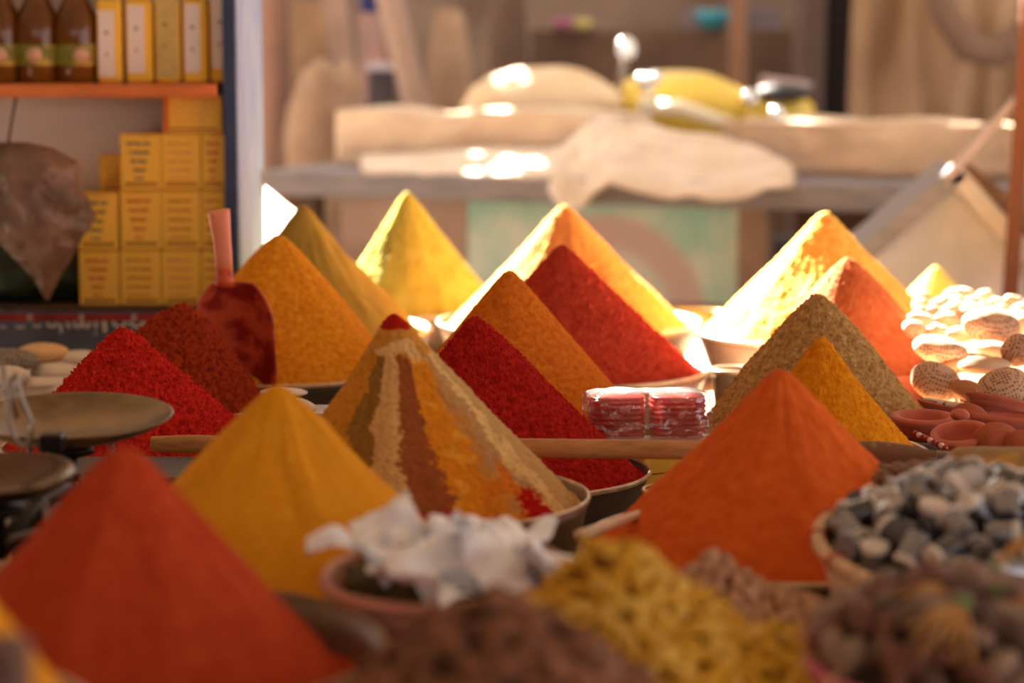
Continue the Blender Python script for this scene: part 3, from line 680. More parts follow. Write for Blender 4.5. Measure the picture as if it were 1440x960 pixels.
def oil(x0, x1, lab, l0=15, l1=107, gold=False, wide=0):
    d = CD + .04; P = at((x0 + x1) / 2, 118, d); w = (x1 - x0) * pxm(d); h = .17
    o = MB().box((0, 0, h / 2), (w, w * .9, h), bev=.006).build('oil_bottle', M_oil, loc=(P.x, d + w * .45, zs1 + .0005), smooth='auto')
    tag(o, lab, 'bottle', 'square oil bottles on the shelf')
    MB().lathe([(w * .22, h), (w * .22, h + .02), (w * .3, h + .021), (w * .3, h + .045), (0, h + .045)], 20).build('cap', M_cap, o)
    za = at(0, l1, d).z - zs1; zc = at(0, l0, d).z - zs1
    lb = MB().box((-.1 * w if not wide else 0, -w * .45 - .0008, (za + zc) / 2), (w * (.64 if not wide else .86), .0012, zc - za)).build('label_sticker', M_lab if not wide else mat('yellowish paper label', (200, 176, 110), .6, var=.12, vscale=60), o, smooth=False)
    c0 = (za + zc) / 2
    mk = MB(); mk.blob((.004, .0008, .0026), .3, M=Matrix.Translation((-.1 * w, -w * .45 - .0018, c0 + .022))); mk.build('label_mark', M_mark, lb)
    mk = MB(); mk.blob((.003, .0008, .0026), .3, M=Matrix.Translation((-.1 * w, -w * .45 - .0018, c0 - .022))); mk.build('label_mark', M_mark2, lb)
oil(137, 172, 'square oil bottle with pale label, next to the honey jars', 15, 108)
oil(178, 215, 'square golden oil bottle, second from the honey jars', 8, 103)
oil(219, 254, 'square bottle with a wide yellowish label, centre of the five', -10, 110, wide=1)
oil(258, 292, 'bright golden oil bottle, fourth from the honey jars', 6, 102)
oil(297, 330, 'square oil bottle half hidden by the blue post', -2, 96)

# hanging sack of brown stuff and dark green bag
M_bag = mat('brown plastic sack', (140, 108, 90), .38, rgb2=(84, 60, 48), vscale=14, spec=.5, bump=.8, bscale=35)
C = at(48, 300, CD - .1); b = MB(); v = []; f = []; NU, NV = 48, 50
cor = [(0, .05), (.04, .13), (.14, .20), (.35, .215), (.55, .18), (.7, .12), (.85, .05), (.95, .02), (1, .006)]
for k in range(NV + 1):
    q = k / NV; w_ = np.interp(q, [c[0] for c in cor], [c[1] for c in cor]) * .56
    z = at(0, 200 + 222 * q, CD - .1).z
    for i in range(NU):
        a = 2 * PI * i / NU
        n = 1 + .16 * fbm(Vector((math.cos(a) * 2, math.sin(a) * 2, q * 5)), 4)
        xx = (at(14 + 42 * min(1, q * 1.15), 0, CD - .1).x)
        v.append((xx + w_ * n * math.cos(a) - C.x, w_ * n * .6 * math.sin(a), z - C.z))
for k in range(NV):
    for i in range(NU):
        j = (i + 1) % NU; f.append((k * NU + i, k * NU + j, (k + 1) * NU + j, (k + 1) * NU + i))
o = b.add(v, f).build('hanging_sack', M_bag, loc=(C.x, CD - .1, C.z)); tag(o, 'crumpled brown plastic sack hanging point down left of the tea boxes', 'sack')
MB().tube([(at(6, 0, CD - .1).x - C.x, 0, at(0, 202, CD - .1).z - C.z), (at(2, 0, CD - .1).x - C.x, .115, zs0 - C.z)], .003, 8).build('cord', M_wood_d, o)
Cg = at(40, 405, CD + .12)
o = MB().blob((.18, .09, .075), .25, 3, 4, 32, 20).build('green_bag', mat('dark green plastic', (44, 58, 40), .4, var=.3, vscale=20, bump=.6, bscale=40), loc=(Cg.x, Cg.y, zb + .07)); tag(o, 'dark green plastic bag on the cabinet floor behind the hanging sack', 'bag')

# ------------------------------------------------------------ stones
M_pum = mat('pumice stone', (216, 176, 142), .95, rgb2=(226, 190, 160), vscale=12, bump=.5, bscale=120)
def pitted():
    m = mat('pitted pumice', (212, 172, 142), .95, bump=0)
    n = m.node_tree; b = n.nodes['Principled BSDF']; N = n.nodes.new; L = n.links.new
    tc = N('ShaderNodeTexCoord'); vo = N('ShaderNodeTexVoronoi'); vo.inputs['Scale'].default_value = 190; vo.inputs['Randomness'].default_value = .25; L(tc.outputs['Object'], vo.inputs[0])
    r = N('ShaderNodeValToRGB'); r.color_ramp.elements[0].position = .28; r.color_ramp.elements[1].position = .42
    r.color_ramp.elements[0].color = lin((128, 82, 62)); r.color_ramp.elements[1].color = lin((214, 172, 142)); L(vo.outputs[0], r.inputs[0]); L(r.outputs[0], b.inputs['Base Color'])
    bp = N('ShaderNodeBump'); bp.inputs['Strength'].default_value = .8; bp.inputs['Distance'].default_value = .003; L(r.outputs[0], bp.inputs['Height']); L(bp.outputs[0], b.inputs['Normal'])
    return m
M_pit = pitted()
M_wst = mat('chalk white stone', (222, 210, 196), .8, var=.06, vscale=20, bump=.2, bscale=90)
M_cst = mat('cream stone', (222, 186, 132), .75, var=.1, vscale=20)
M_bst = mat('brown stone', (190, 130, 90), .9, var=.15, vscale=20, bump=.3, bscale=90)
def chevron():
    m = mat('chevron carved stone', (120, 108, 98), .8); n = m.node_tree; b = n.nodes['Principled BSDF']; N = n.nodes.new; L = n.links.new
    tc = N('ShaderNodeTexCoord'); w = N('ShaderNodeTexWave'); w.wave_type = 'BANDS'; w.inputs['Scale'].default_value = 45; w.inputs['Distortion'].default_value = 9; w.inputs['Detail Scale'].default_value = 6; L(tc.outputs['Object'], w.inputs[0])
    r = N('ShaderNodeValToRGB'); r.color_ramp.elements[0].color = lin((70, 60, 54)); r.color_ramp.elements[1].color = lin((176, 164, 150)); L(w.outputs[0], r.inputs[0]); L(r.outputs[0], b.inputs['Base Color']); return m
def stone(name, px, py, d, rx, rz, m, lab, ry=None, tilt=0, yaw=0, pitch=0, seed=0, cat='stone', group=None, nz=.06):
    P = at(px, py, d); u = pxm(d)
    o = MB().blob((rx * u, (ry or rx * .8) * u, rz * u), nz, 1.2, seed, 32, 20).build(name, m, loc=P, rot=(pitch, tilt, yaw)); tag(o, lab, cat, group); return o
# left: tray of pale rubbing stones
tb = at(60, 545, 4.3)
o = MB().box((0, 0, 0), (.38, .34, .09), bev=.01).build('stone_tray', M_wst, loc=(at(48, 0, 4.3).x, 4.32, TOP + .046), smooth='auto'); tag(o, 'whitewashed low tray under the flat stones at left', 'tray')
gl = 'flat stones at left'
stone('flat_stone', 60, 496, 4.42, 38, 14, M_cst, 'cream yellow flat stone behind the carved grey one at left', group=gl, seed=1)
stone('flat_stone', 18, 505, 4.25, 40, 15, chevron(), 'dark grey flat stone with carved wavy pattern at left edge', group=gl, seed=2, tilt=.12)
stone('flat_stone', 112, 503, 4.42, 28, 11, M_wst, 'white flat stone touching the scarlet cone', group=gl, seed=3)
stone('flat_stone', 78, 521, 4.28, 36, 11, M_wst, 'long white flat stone in front of the cream one', group=gl, seed=4)
stone('flat_stone', 10, 530, 4.15, 34, 16, M_wst, 'rounded white flat stone behind the wire loop', group=gl, seed=5)
stone('flat_stone', 55, 539, 4.18, 36, 9, M_wst, 'thin white flat stone just above the brass pan rim', group=gl, seed=6)
stone('flat_stone', 425, 570, 3.62, 22, 9, M_wst, 'white chip between the mustard and striped cones', seed=7, tilt=.3)
stone('flat_stone', 400, 552, 3.75, 34, 6, M_wst, 'white flat sliver under the golden orange cone', seed=8)
cp_ = at(412, 574, 3.68)
o = MB().box((0, 0, 0), (.11, .10, .05), bev=.004).build('tin_box', M_tin, loc=(cp_.x, 3.69, TOP + .026), smooth='auto'); o.scale = (1, 1, (cp_.z - TOP - .004) / .05); o.location.z = TOP + .001 + (cp_.z - TOP - .004) / 2
tag(o, 'tin box carrying white chips between the golden orange and mustard cones', 'box')
# right: crate of pumice stones
cx_ = at(1395, 0, 4.05).x
o = MB(); o.box((0, 0, .06), (.30, .95, .12), bev=.006); o = o.build('stone_crate', M_wood, loc=(cx_ + .07, 4.2, TOP + .001), smooth='auto'); tag(o, 'low wooden crate under the pile of pumice stones at right', 'crate')
gr = 'pumice stones in the right pile'
ST = [(1394, 457, 4.05, 42, 22, M_pit, 'large pitted pumice stone on top of the right pile, half in sun', -.12, 0, .5),
      (1322, 492, 3.95, 40, 17, M_pit, 'pale pitted stone tilted left under the top one', -.2, 0, .35),
      (1316, 536, 3.83, 37, 27, M_pit, 'bright white round stone beside the beige cone foot', -.35, 0, .6),
      (1384, 513, 3.86, 38, 12, M_pum, 'flat smooth stone lying across the middle of the pile', .06, 0, 0),
      (1432, 492, 3.86, 24, 30, M_pit, 'upright pitted stone at the right edge', -.3, 0, .8),
      (1410, 545, 3.74, 38, 26, M_pit, 'dark pitted stone low at right above the clay dishes', .35, 0, .7),
      (1402, 491, 3.98, 32, 11, M_pum, 'tan stone wedged under the top pitted one', -.15, 0, 0),
      (1362, 549, 3.80, 28, 14, M_bst, 'brown pointed stone behind the clay bowls', -.25, 0, .2),
      (1350, 470, 4.08, 20, 12, M_pum, 'small tan stone left of the top pitted one', 0, 0, 0),
      (1440, 452, 4.15, 26, 14, M_pum, 'smooth stone cut by the frame, level with the top one', .2, 0, .2),
      (1340, 515, 3.92, 22, 11, M_bst, 'small brown stone in the gap above the white one', .2, 0, 0)]
for k, (px, py, d, rx, rz, m, lab, tl, yw, pt) in enumerate(ST):
    stone('pumice_stone', px, py, d, rx, rz, m, lab, tilt=-tl, pitch=pt, seed=20 + k, group=gr)
lab = 'small sunlit pebble-like pumice stone far behind on the right pile'
base_s = [MB().blob((.032, .026, .018), .15, 1.5, 40 + k, 20, 12) for k in range(4)]
protos = [b.build('pumice_stone', M_pum if k % 2 else M_pit, loc=(0, 0, 0)) for k, b in enumerate(base_s)]
k = 0
used = set()
for yy, dd_ in ((418, 4.72), (425, 4.62), (434, 4.5), (444, 4.4), (456, 4.28), (470, 4.18)):
    for xx in range(1292, 1462, 24):
        X = xx + random.uniform(-8, 8) + (yy % 2) * 10
        if yy < 424 and not 1335 < X: continue
        if yy > 450 and (X > 1345 ): continue
        if yy == 418 and X > 1400: continue
        o = protos[k % 4]
        if k >= 4: o = copy_tree(protos[k % 4])
        o.location = at(X, yy + random.uniform(-3, 3) + (X - 1380) * .06, dd_); o.rotation_euler = (random.uniform(-.5, .5), random.uniform(-.5, .5), random.uniform(0, 6)); s = random.uniform(.55, .85); o.scale = (s, s, s)
        tag(o, lab, 'stone', 'small sunlit stones at the back of the right pile'); k += 1

# ------------------------------------------------------------ clay bowls
M_clay = mat('pink terracotta', (206, 112, 92), .75, rgb2=(184, 96, 70), vscale=18, bump=.2, bscale=90)
M_clay2 = mat('brown terracotta', (186, 100, 66), .8, rgb2=(168, 84, 56), vscale=18, bump=.2, bscale=90)
o = MB().box((0, 0, .055), (.25, .36, .11), bev=.004).build('low_crate', M_wood_d, loc=(at(1385, 0, 3.35).x, 3.38, TOP + .001), smooth='auto'); tag(o, 'low dark crate carrying the terracotta cups at right', 'crate')
def cup(px, py, d, rp, hp, rot, m, lab, ex=1.0, thick=.27):
    P = at(px, py, d); u = pxm(d); r = rp * u; h = hp * u
    prof = [(0, -h), (r * .55, -h), (r * .68, -h * .8), (r * .9, -h * .3), (r * 1.0, -.12 * h), (r * .98, 0), (r * .88, .03 * h), (r * .80, .03 * h) if thick > .2 else (r * .93, .02 * h), (r * (1 - thick), -.08 * h), (r * (1 - thick) * .97, -h * .35), (r * (1 - thick) * .88, -h * .66), (r * .3, -h * .78), (0, -h * .78)]
    o = MB().lathe(prof, 40, ex=1, ey=ex).build('clay_bowl', m, loc=P, rot=rot); tag(o, lab, 'bowl', 'terracotta bowls at right'); return o
cup(1299, 584, 3.40, 46, 34, (.06, .0, 0), M_clay, 'round pink clay cup with a thick rim, beside the golden cone')
cup(1350, 607, 3.28, 43, 36, (.22, -.16, 0), M_clay, 'pink clay cup with a redder inside tilted left, in front')
cup(1428, 584, 3.42, 66, 42, (-.02, .05, 0), M_clay, 'long pink clay dish lying level above the leaning ones', .6, .1)
cup(1408, 560, 3.55, 52, 26, (-.2, .22, .1), M_clay, 'clay dish resting tilted on the level long dish', .6, .1)
cup(1322, 567, 3.62, 34, 12, (0, .2, .2), M_clay, 'flat clay dish behind the round pink cup', .6, .12)
cup(1364, 584, 3.44, 28, 30, (-.9, .5, .2), M_clay2, 'small clay dish standing on edge behind the tilted cup', .8, .1)
cup(1402, 622, 3.26, 40, 24, (-1.2, .45, .3), M_clay2, 'brown clay dish standing upright right of the tilted cup', .8, .1)
cup(1440, 628, 3.24, 34, 22, (-1.1, .5, .2), M_clay2, 'brown clay dish leaning at the right frame edge', .8, .1)
stone('small_stone', 1350, 583, 3.36, 14, 9, M_clay, 'little mauve pebble between the two clay cups')
b = MB(); p0 = at(1285, 608, 3.3); p1 = at(1332, 630, 3.2)
st_ = empty('bead_string', p0); tag(st_, 'short string of dark red and pale beads in front of the cups', 'beads')
MR, MW = mat('dark red bead', (150, 24, 28), .3, spec=.5), mat('pale bead', (220, 196, 180), .4)
MB().tube([(0, 0, 0), (p1 - p0) * .5 + Vector((0, 0, -.002)), p1 - p0], .0012, 6).build('thread', MW, st_)
for k in range(9):
    q = (p1 - p0) * (k + .5) / 9
    MB().blob((.0042, .0042, .004), nu=12, nv=8, M=Matrix.Translation(q)).build('bead', MR if k % 3 != 1 else MW, st_)
p0 = at(1300, 563, 3.66); p1 = at(1372, 574, 3.6)
o = MB().tube([p0, p0.lerp(p1, .5), p1], .0055, 10).build('striped_stick', mat('white striped stick', (232, 226, 214), .5, rgb2=(70, 60, 52), vscale=90, contrast=(.58, .62))); tag(o, 'thin white stick with dark marks behind the clay cups', 'stick')

# ------------------------------------------------------------ scatter helper
def heap_points(n, fn, rmax, dmin, tries=60000, front=None, rng=None):
    rng = rng or random.Random(5); pts = []; t = 0
    cell = {}
    while len(pts) < n and t < tries:
        t += 1
        a = rng.uniform(0, 2 * PI); r = rmax * math.sqrt(rng.random()); x, y = r * math.cos(a), r * math.sin(a)
        if front and not front(x, y): continue
        P = Vector((x, y, fn(x, y)))
        k = (int(P.x // dmin), int(P.y // dmin), int(P.z // dmin)); ok = True
        for i in (-1, 0, 1):
            for j in (-1, 0, 1):
                for l in (-1, 0, 1):
                    for Q in cell.get((k[0] + i, k[1] + j, k[2] + l), ()):
                        if (Q - P).length < dmin: ok = False; break
        if ok: pts.append(P); cell.setdefault(k, []).append(P)
    return pts
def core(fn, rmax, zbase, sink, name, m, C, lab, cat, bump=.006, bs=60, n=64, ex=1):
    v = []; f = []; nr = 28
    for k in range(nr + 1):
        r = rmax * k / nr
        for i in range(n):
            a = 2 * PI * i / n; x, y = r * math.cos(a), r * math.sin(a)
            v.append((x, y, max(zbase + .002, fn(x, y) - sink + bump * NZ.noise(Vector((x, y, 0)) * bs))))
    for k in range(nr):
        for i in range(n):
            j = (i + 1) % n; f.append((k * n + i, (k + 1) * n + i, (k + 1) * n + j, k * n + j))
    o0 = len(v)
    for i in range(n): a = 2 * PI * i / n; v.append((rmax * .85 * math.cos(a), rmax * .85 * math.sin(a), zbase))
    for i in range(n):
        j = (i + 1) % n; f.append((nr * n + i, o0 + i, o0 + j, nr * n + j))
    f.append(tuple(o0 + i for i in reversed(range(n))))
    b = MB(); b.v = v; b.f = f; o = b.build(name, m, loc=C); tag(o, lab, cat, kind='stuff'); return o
def scatter(protos, pts, C, fn, lab, cat, grp, smin, smax, mode='tangent', rng=None):
    rng = rng or random.Random(11)
    for k, p in enumerate(pts):
        o = protos[k % len(protos)] if k < len(protos) else copy_tree(protos[k % len(protos)])
        e = .004
        nx = -(fn(p.x + e, p.y) - fn(p.x - e, p.y)) / (2 * e); ny = -(fn(p.x, p.y + e) - fn(p.x, p.y - e)) / (2 * e)
        nrm = Vector((nx, ny, 1)).normalized(); s = rng.uniform(smin, smax)
        q = nrm.to_track_quat('Z', 'Y').to_matrix().to_4x4()
        if mode == 'tangent': R = q @ Matrix.Rotation(rng.uniform(0, 2 * PI), 4, 'Z') @ Matrix.Rotation(rng.uniform(-.5, .5), 4, 'X') @ Matrix.Rotation(rng.uniform(-.5, .5), 4, 'Y')
        else: R = Euler((rng.uniform(0, 6.3), rng.uniform(0, 6.3), rng.uniform(0, 6.3))).to_matrix().to_4x4()
        o.matrix_world = Matrix.Translation(Vector(C) + p) @ R @ Matrix.Scale(s, 4)
        tag(o, lab, cat, grp)

# ------------------------------------------------------------ silver tubs in a woven basket
M_straw = mat('pale straw', (226, 190, 152), .75, var=.15, vscale=90, bump=.5, bscale=160)
M_redst = mat('red stitch', (196, 40, 36), .7); M_pinkst = mat('pink cloth edge', (206, 110, 124), .75, var=.15, vscale=60)
def basket(C, r, h, tilt, lab, rimm, stitch, nst, cat='basket'):
    e = empty('woven_basket', C, rot=tilt); tag(e, lab, cat)
    prof = [(r * .62, -h), (r * .75, -h * .75), (r * .9, -h * .35), (r, 0)]
    full = [(0, -h), (r * .62, -h)] + prof[1:] + [(r - .006, 0), (r * .88, -h * .35), (r * .72, -h * .72), (0, -h * .93)]
    MB().lathe(full, 64).build('basket_body', M_straw, e)
    MB().ring([(r + .007 * math.cos(q), .008 * math.sin(q)) for q in [2 * PI * k / 10 for k in range(10)]], 80).build('rim', rimm, e)
    for k in range(nst):
        a = 2 * PI * (k + .3) / nst
        MB().ring([(.0092 + .0012 * math.cos(q), .0026 * math.sin(q)) for q in [2 * PI * i / 6 for i in range(6)]], 14, Matrix.Translation((r * math.cos(a), r * math.sin(a), 0)) @ Matrix.Rotation(a + PI / 2, 4, 'Z') @ Matrix.Rotation(PI / 2, 4, 'Y')).build('stitch', stitch, e)
    return e
Cb = at(1392, 775, 2.42); rb_ = 246 * pxm(2.42)
basket(Cb, rb_, Cb.z - TOP - .012, (math.radians(7), math.radians(3), 0), 'straw basket with red stitches on its rim, full of silver tubs', M_straw, M_redst, 15)
M_can = mat('silver grey plastic', (140, 140, 150), .18, .7, spec=.6)
M_can2 = mat('dark grey plastic', (66, 66, 74), .18, .5, spec=.6)
M_capc = mat('beige white cap', (222, 210, 202), .4, spec=.4)
def can_proto(mb):
    r, h = .0138, .034
    b_ = mb.node_tree.nodes['Principled BSDF']; b_.inputs['Coat Weight'].default_value = 1; b_.inputs['Coat Roughness'].default_value = .08
    o = MB().lathe([(0, -h / 2), (r * .92, -h / 2), (r, -h / 2 + .002), (r, h / 2 - .007)], 20).build('film_tub', mb, smooth='auto')
    c = MB().lathe([(r * 1.06, h / 2 - .0068), (r * 1.08, h / 2 - .001), (r * .95, h / 2), (0, h / 2 - .0005)], 20).build('lid', M_capc, o, smooth='auto')
    kids(o, c); return o
cans = [can_proto(M_can), can_proto(M_can2), can_proto(M_can)]
def canf(x, y):
    r = math.hypot(x, y) / (rb_ * .95); return .074 * max(0, 1 - r * r) ** .8 - .004 + .012 * NZ.noise(Vector((x, y, 3)) * 18) - math.tan(.1) * -y * .9
pts = heap_points(110, canf, rb_ * .86, .0305, front=lambda x, y: x < .11)
def canf2(x, y): return canf(x, y) - .024
scatter(cans, pts, Cb, canf, 'small silver tub with a pale lid among many in the straw basket', 'tub', 'silver tubs in the straw basket', .95, 1.12, 'rand')
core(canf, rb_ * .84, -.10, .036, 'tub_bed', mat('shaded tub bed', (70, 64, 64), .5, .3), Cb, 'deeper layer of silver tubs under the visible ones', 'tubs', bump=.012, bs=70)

# nuts
M_nut = mat('dark brown nut', (128, 88, 64), .5, var=.25, vscale=60)
Cn = at(1285, 682, 2.74)
bowl('nut_bowl', (Cn.x, Cn.y), .062, TOP + .001, Cn.z, M_tin_d, M_rim, 'small bowl of brown nuts behind the silver tubs', flare=.7)
def nutf(x, y): return .016 - 3 * (x * x + y * y)
nuts = [MB().blob((.011, .010, .009), .1, 2, 80 + k, 16, 10).build('nut', M_nut) for k in range(3)]
scatter(nuts, heap_points(34, nutf, .054, .016), Cn, nutf, 'small round brown nut in the bowl behind the silver tubs', 'nut', 'brown nuts', .85, 1.15, 'rand')
core(nutf, .05, -.05, .010, 'nut_bed', M_nut, Cn, 'bed of brown nuts under the visible ones', 'nuts', bump=.004, bs=120)

# ------------------------------------------------------------ yellow curled roots
M_root = mat('yellow dried root', (226, 170, 44), .75, rgb2=(176, 124, 36), vscale=26, bump=.5, bscale=110)
M_root2 = mat('pale yellow dried root', (234, 190, 84), .75, rgb2=(196, 146, 60), vscale=26, bump=.5, bscale=110)
Cr = at(868, 960, 2.06); Cr.z = .80
zc_ap = at(868, 752, 2.06).z - .80
bowl('root_bowl', (Cr.x, Cr.y), .155, TOP + .001, .795, M_tin_d, M_rim, 'dark bowl beneath the heap of curled yellow roots')
xo = (1050 - 868) * pxm(2.06)
def rootf(x, y):
    r = math.hypot(x, y * .95); a = (zc_ap - .012) * (1 - (math.sqrt(r * r + .0006) - .0245) / .175)
    r2 = math.hypot(x - xo, y + .02); b = (.090) * (1 - max(0, math.sqrt(r2 * r2 + .0008) - .028) / .14)
    return max(a, b, -.0) + .010 * NZ.noise(Vector((x, y, 1)) * 22)
def root_proto(seed, m, L=.030, R=.0068, bend=1.0):
    rg = random.Random(seed); n = 9; pts = []; rs = []
    for k in range(n):
        t = k / (n - 1); a = (t - .5) * bend * 1.6
        pts.append((math.sin(a) * L / bend / 1.6 * 1.2, (1 - math.cos(a)) * L / bend * .9 + rg.uniform(-.001, .001), rg.uniform(-.0012, .0012)))
        rs.append(R * (.55 + .5 * math.sin(PI * (t * .9 + .05))) * rg.uniform(.85, 1.15))
    return MB().tube(pts, rs, 10, flat=.8).build('dried_root', m)
rp = [root_proto(k, M_root if k % 3 else M_root2, L=.024 + .004 * (k % 3), bend=.5 + .35 * (k % 4)) for k in range(7)]
fr = lambda x, y: y < .05 and x > -.18 and (math.hypot(x, y) < .19 or math.hypot(x - xo, y + .02) < .12)
pts = heap_points(290, rootf, .24, .0145, front=fr)
scatter(rp, pts, Cr, rootf, 'curled yellow dried root in the big front heap', 'dried root', 'yellow dried roots', .95, 1.3)
def coref(x, y): return rootf(x, y) if math.hypot(x, y) < .25 else 0
core(coref, .215, -.09 + .0, .010, 'root_bed', M_root, Cr, 'inner mass of the yellow dried root heap', 'dried roots', bump=.012, bs=75, n=110)

# ------------------------------------------------------------ tan resin lumps
M_lump = mat('tan resin', (214, 168, 134), .7, rgb2=(164, 118, 90), vscale=40, bump=.5, bscale=130)
Cl = at(1040, 888, 2.36); Cl.z = at(1040, 888, 2.36).z
bowl('resin_bowl', (Cl.x, Cl.y), .092, TOP + .001, Cl.z, M_tin_d, M_rim, 'dark bowl under the tan resin lumps')
zl = at(1005, 762, 2.36).z - Cl.z; xo2 = (1003 - 1040) * pxm(2.36)
def lumf(x, y):
    r = math.hypot(x - xo2, y); r2 = math.hypot(x, y)
    return max((zl - .012) * (1 - r / .095), .036 * (1 - (math.hypot(x - .025, y) / .095) ** 2), -.01) + .004 * NZ.noise(Vector((x, y, 1)) * 40)
lp = [MB().blob((.010, .0085, .008), .45, 1.6, 90 + k, 16, 11).build('resin_lump', M_lump) for k in range(5)]
scatter(lp, heap_points(130, lumf, .086, .0125, front=lambda x, y: y < .05), Cl, lumf, 'knobbly tan resin lump in the heap in front of the orange-red cone', 'resin lump', 'tan resin lumps', .85, 1.25, 'rand')
core(lumf, .084, -.05, .008, 'resin_bed', M_lump, Cl, 'inner mass of the tan resin heap', 'resin', bump=.006, bs=90)

# ------------------------------------------------------------ brown bark heap
M_bark = mat('reddish brown bark', (150, 98, 72), .8, rgb2=(98, 62, 46), vscale=22, bump=.6, bscale=80)
Ck = at(690, 1000, 1.84)
bowl('bark_bowl', (Ck.x, Ck.y), .125, TOP + .001, Ck.z, M_tin_d, M_rim, 'dark bowl beneath the brown bark heap at bottom centre')
zk = at(705, 838, 1.84).z - Ck.z
def barf(x, y):
    r = math.hypot(x - .01, y); return (zk - .01) * (1 - (math.sqrt(r * r + .0012) - .034) / .105) + .006 * NZ.noise(Vector((x, y, 6)) * 25)
bp2 = []
for k in range(5):
    bp2.append(MB().blob((.022, .013, .008), .45, 1.4, 120 + k, 18, 12).build('bark_chunk', M_bark))
scatter(bp2, heap_points(95, barf, .118, .0175), Ck, barf, 'rough reddish brown bark chunk in the blurred bottom heap', 'bark chunk', 'brown bark chunks', .8, 1.2)
core(barf, .116, -.05, .012, 'bark_bed', M_bark, Ck, 'inner mass of the brown bark heap', 'bark', bump=.01, bs=60)

# ------------------------------------------------------------ dried fruit basket
M_fig = mat('grey brown dried fruit', (112, 84, 72), .6, rgb2=(74, 54, 48), vscale=30, bump=.4, bscale=90)
M_fig2 = mat('reddish dried fruit', (126, 78, 62), .55, rgb2=(90, 56, 48), vscale=30, bump=.4, bscale=90)
Cf = at(1352, 925, 2.02); rf = 225 * pxm(2.02)
basket(Cf, rf, Cf.z - TOP - .012, (math.radians(6), 0, 0), 'straw basket with a pink cloth-bound rim, full of dark dried fruit', M_pinkst, M_straw, 16)
def figf(x, y):
    r = math.hypot(x, y) / rf; return .058 * max(0, 1 - r * r) ** .7 + .008 * NZ.noise(Vector((x, y, 3)) * 25) + .1 * y
M_fig3 = mat('pale grey dried fruit', (168, 140, 124), .6, rgb2=(112, 88, 76), vscale=30, bump=.4, bscale=90)
fp = [MB().blob((.022, .014, .013), .14, 1.5, 150 + k, 20, 12).build('dried_fruit', (M_fig, M_fig3, M_fig2, M_fig3)[k]) for k in range(4)]
fp += [MB().tube([(-.03, 0, 0), (-.02, .002, .002), (0, .004, .003), (.02, .001, .001), (.03, -.002, 0)], [.004, .009, .010, .008, .004], 12).build('dried_fruit', M_fig2)]
scatter(fp, heap_points(95, figf, rf * .90, .0225), Cf, figf, 'dark wrinkled dried fruit in the pink-rimmed basket', 'dried fruit', 'dried fruit in the pink-rimmed basket', .75, 1.15)
core(figf, rf * .86, -.06, .024, 'fruit_bed', M_fig, Cf, 'deeper layer of dried fruit under the visible ones', 'dried fruit', bump=.008, bs=70)
M_sliv = mat('tan bark sliver', (220, 170, 108), .7, rgb2=(190, 136, 80), vscale=40, stretch=(.4, 4, 4)); M_tie = mat('green tie', (96, 132, 82), .7)
for k, (px, py, d, yaw, lab) in enumerate(((1340, 822, 2.02, .75, 'tan bark bundle fanned toward the left, tied in green'), (1352, 850, 1.95, .55, 'lower tan bark bundle pointing down left, tied in green'), (1405, 835, 2.0, -.7, 'tan bark bundle fanned to the right frame edge'), (1395, 800, 2.1, -1.3, 'upright tan bark piece beside the dark tubs'))):
    P = at(px, py, d); e = empty('bark_bundle', P, rot=(.75 if k != 3 else -1.3, 0, 0)); tag(e, lab, 'bark bundle', 'tan bark bundles')
    for j in range(6 if k < 3 else 2):
        a = -PI / 2 - yaw + (j - 2.5) * .24; L = .050 + .006 * (j % 3)
        z = .0025 * (j % 2)
        MB().tube([(0, 0, z), (math.cos(a) * L * .5, math.sin(a) * L * .5, z + .004), (math.cos(a) * L, math.sin(a) * L, z - .004)], [.0032, .0065, .0038], 8, flat=.45).build('sliver', M_sliv, e)
    MB().blob((.008, .007, .007), .3, 2, k, M=Matrix.Translation((0, 0, .001))).build('tie', M_tie, e)

# ------------------------------------------------------------ bowl of crumpled foil paper
M_pap = mat('crumpled white foil paper', (250, 249, 255), .35, .0, rgb2=(150, 156, 172), vscale=16, spec=.7, contrast=(.50, .66), bump=.12, bscale=60)
Cp = at(635, 800, 2.30); rp_ = 172 * pxm(2.30)
M_pk = mat('pinkish brown clay', (214, 156, 134), .6, var=.15, vscale=12)
o = bowl('clay_basin', (0, 0), rp_, 0, Cp.z - TOP - .012, M_pk, M_pk, 'pinkish brown clay basin under crumpled white foil papers', flare=.55, rimw=.01); o.location = (Cp.x, Cp.y, TOP + .010); o.rotation_euler = (math.radians(4), math.radians(-2), 0)
def pf(x, y): return .012 - 1.2 * (x * x + y * y)
core(pf, rp_ * .90, -.10, .004, 'dry_leaf_bed', mat('olive dry leaves', (112, 98, 56), .9, rgb2=(66, 54, 34), vscale=40, bump=.6, bscale=80), Cp, 'olive dry leaves lying in the clay basin under the foil', 'leaves', bump=.012, bs=60)
def paper(seed, w, h, amp):
    n = 34; v = []; f = []
    off = Vector((seed * 5.1, seed * 2.7, 0))
    for i in range(n + 1):
        for j in range(n + 1):
            x = (i / n - .5) * w; y = (j / n - .5) * h
            p = Vector((x, y, 0)) * 13 + off
            z = amp * (abs(NZ.noise(p)) * 3.0 + abs(NZ.noise(p * 2.1)) * 1.1 + .25 * abs(NZ.noise(p * 5)))
            z -= (x * x + y * y) * 3
            dx = NZ.noise(p + Vector((9, 0, 0))) * amp * .8; dy = NZ.noise(p + Vector((0, 9, 0))) * amp * .8
            v.append((x + dx, y + dy, z))
    for i in range(n):
        for j in range(n): a = i * (n + 1) + j; f.append((a, a + 1, a + n + 2, a + n + 1))
    return MB().add(v, f)
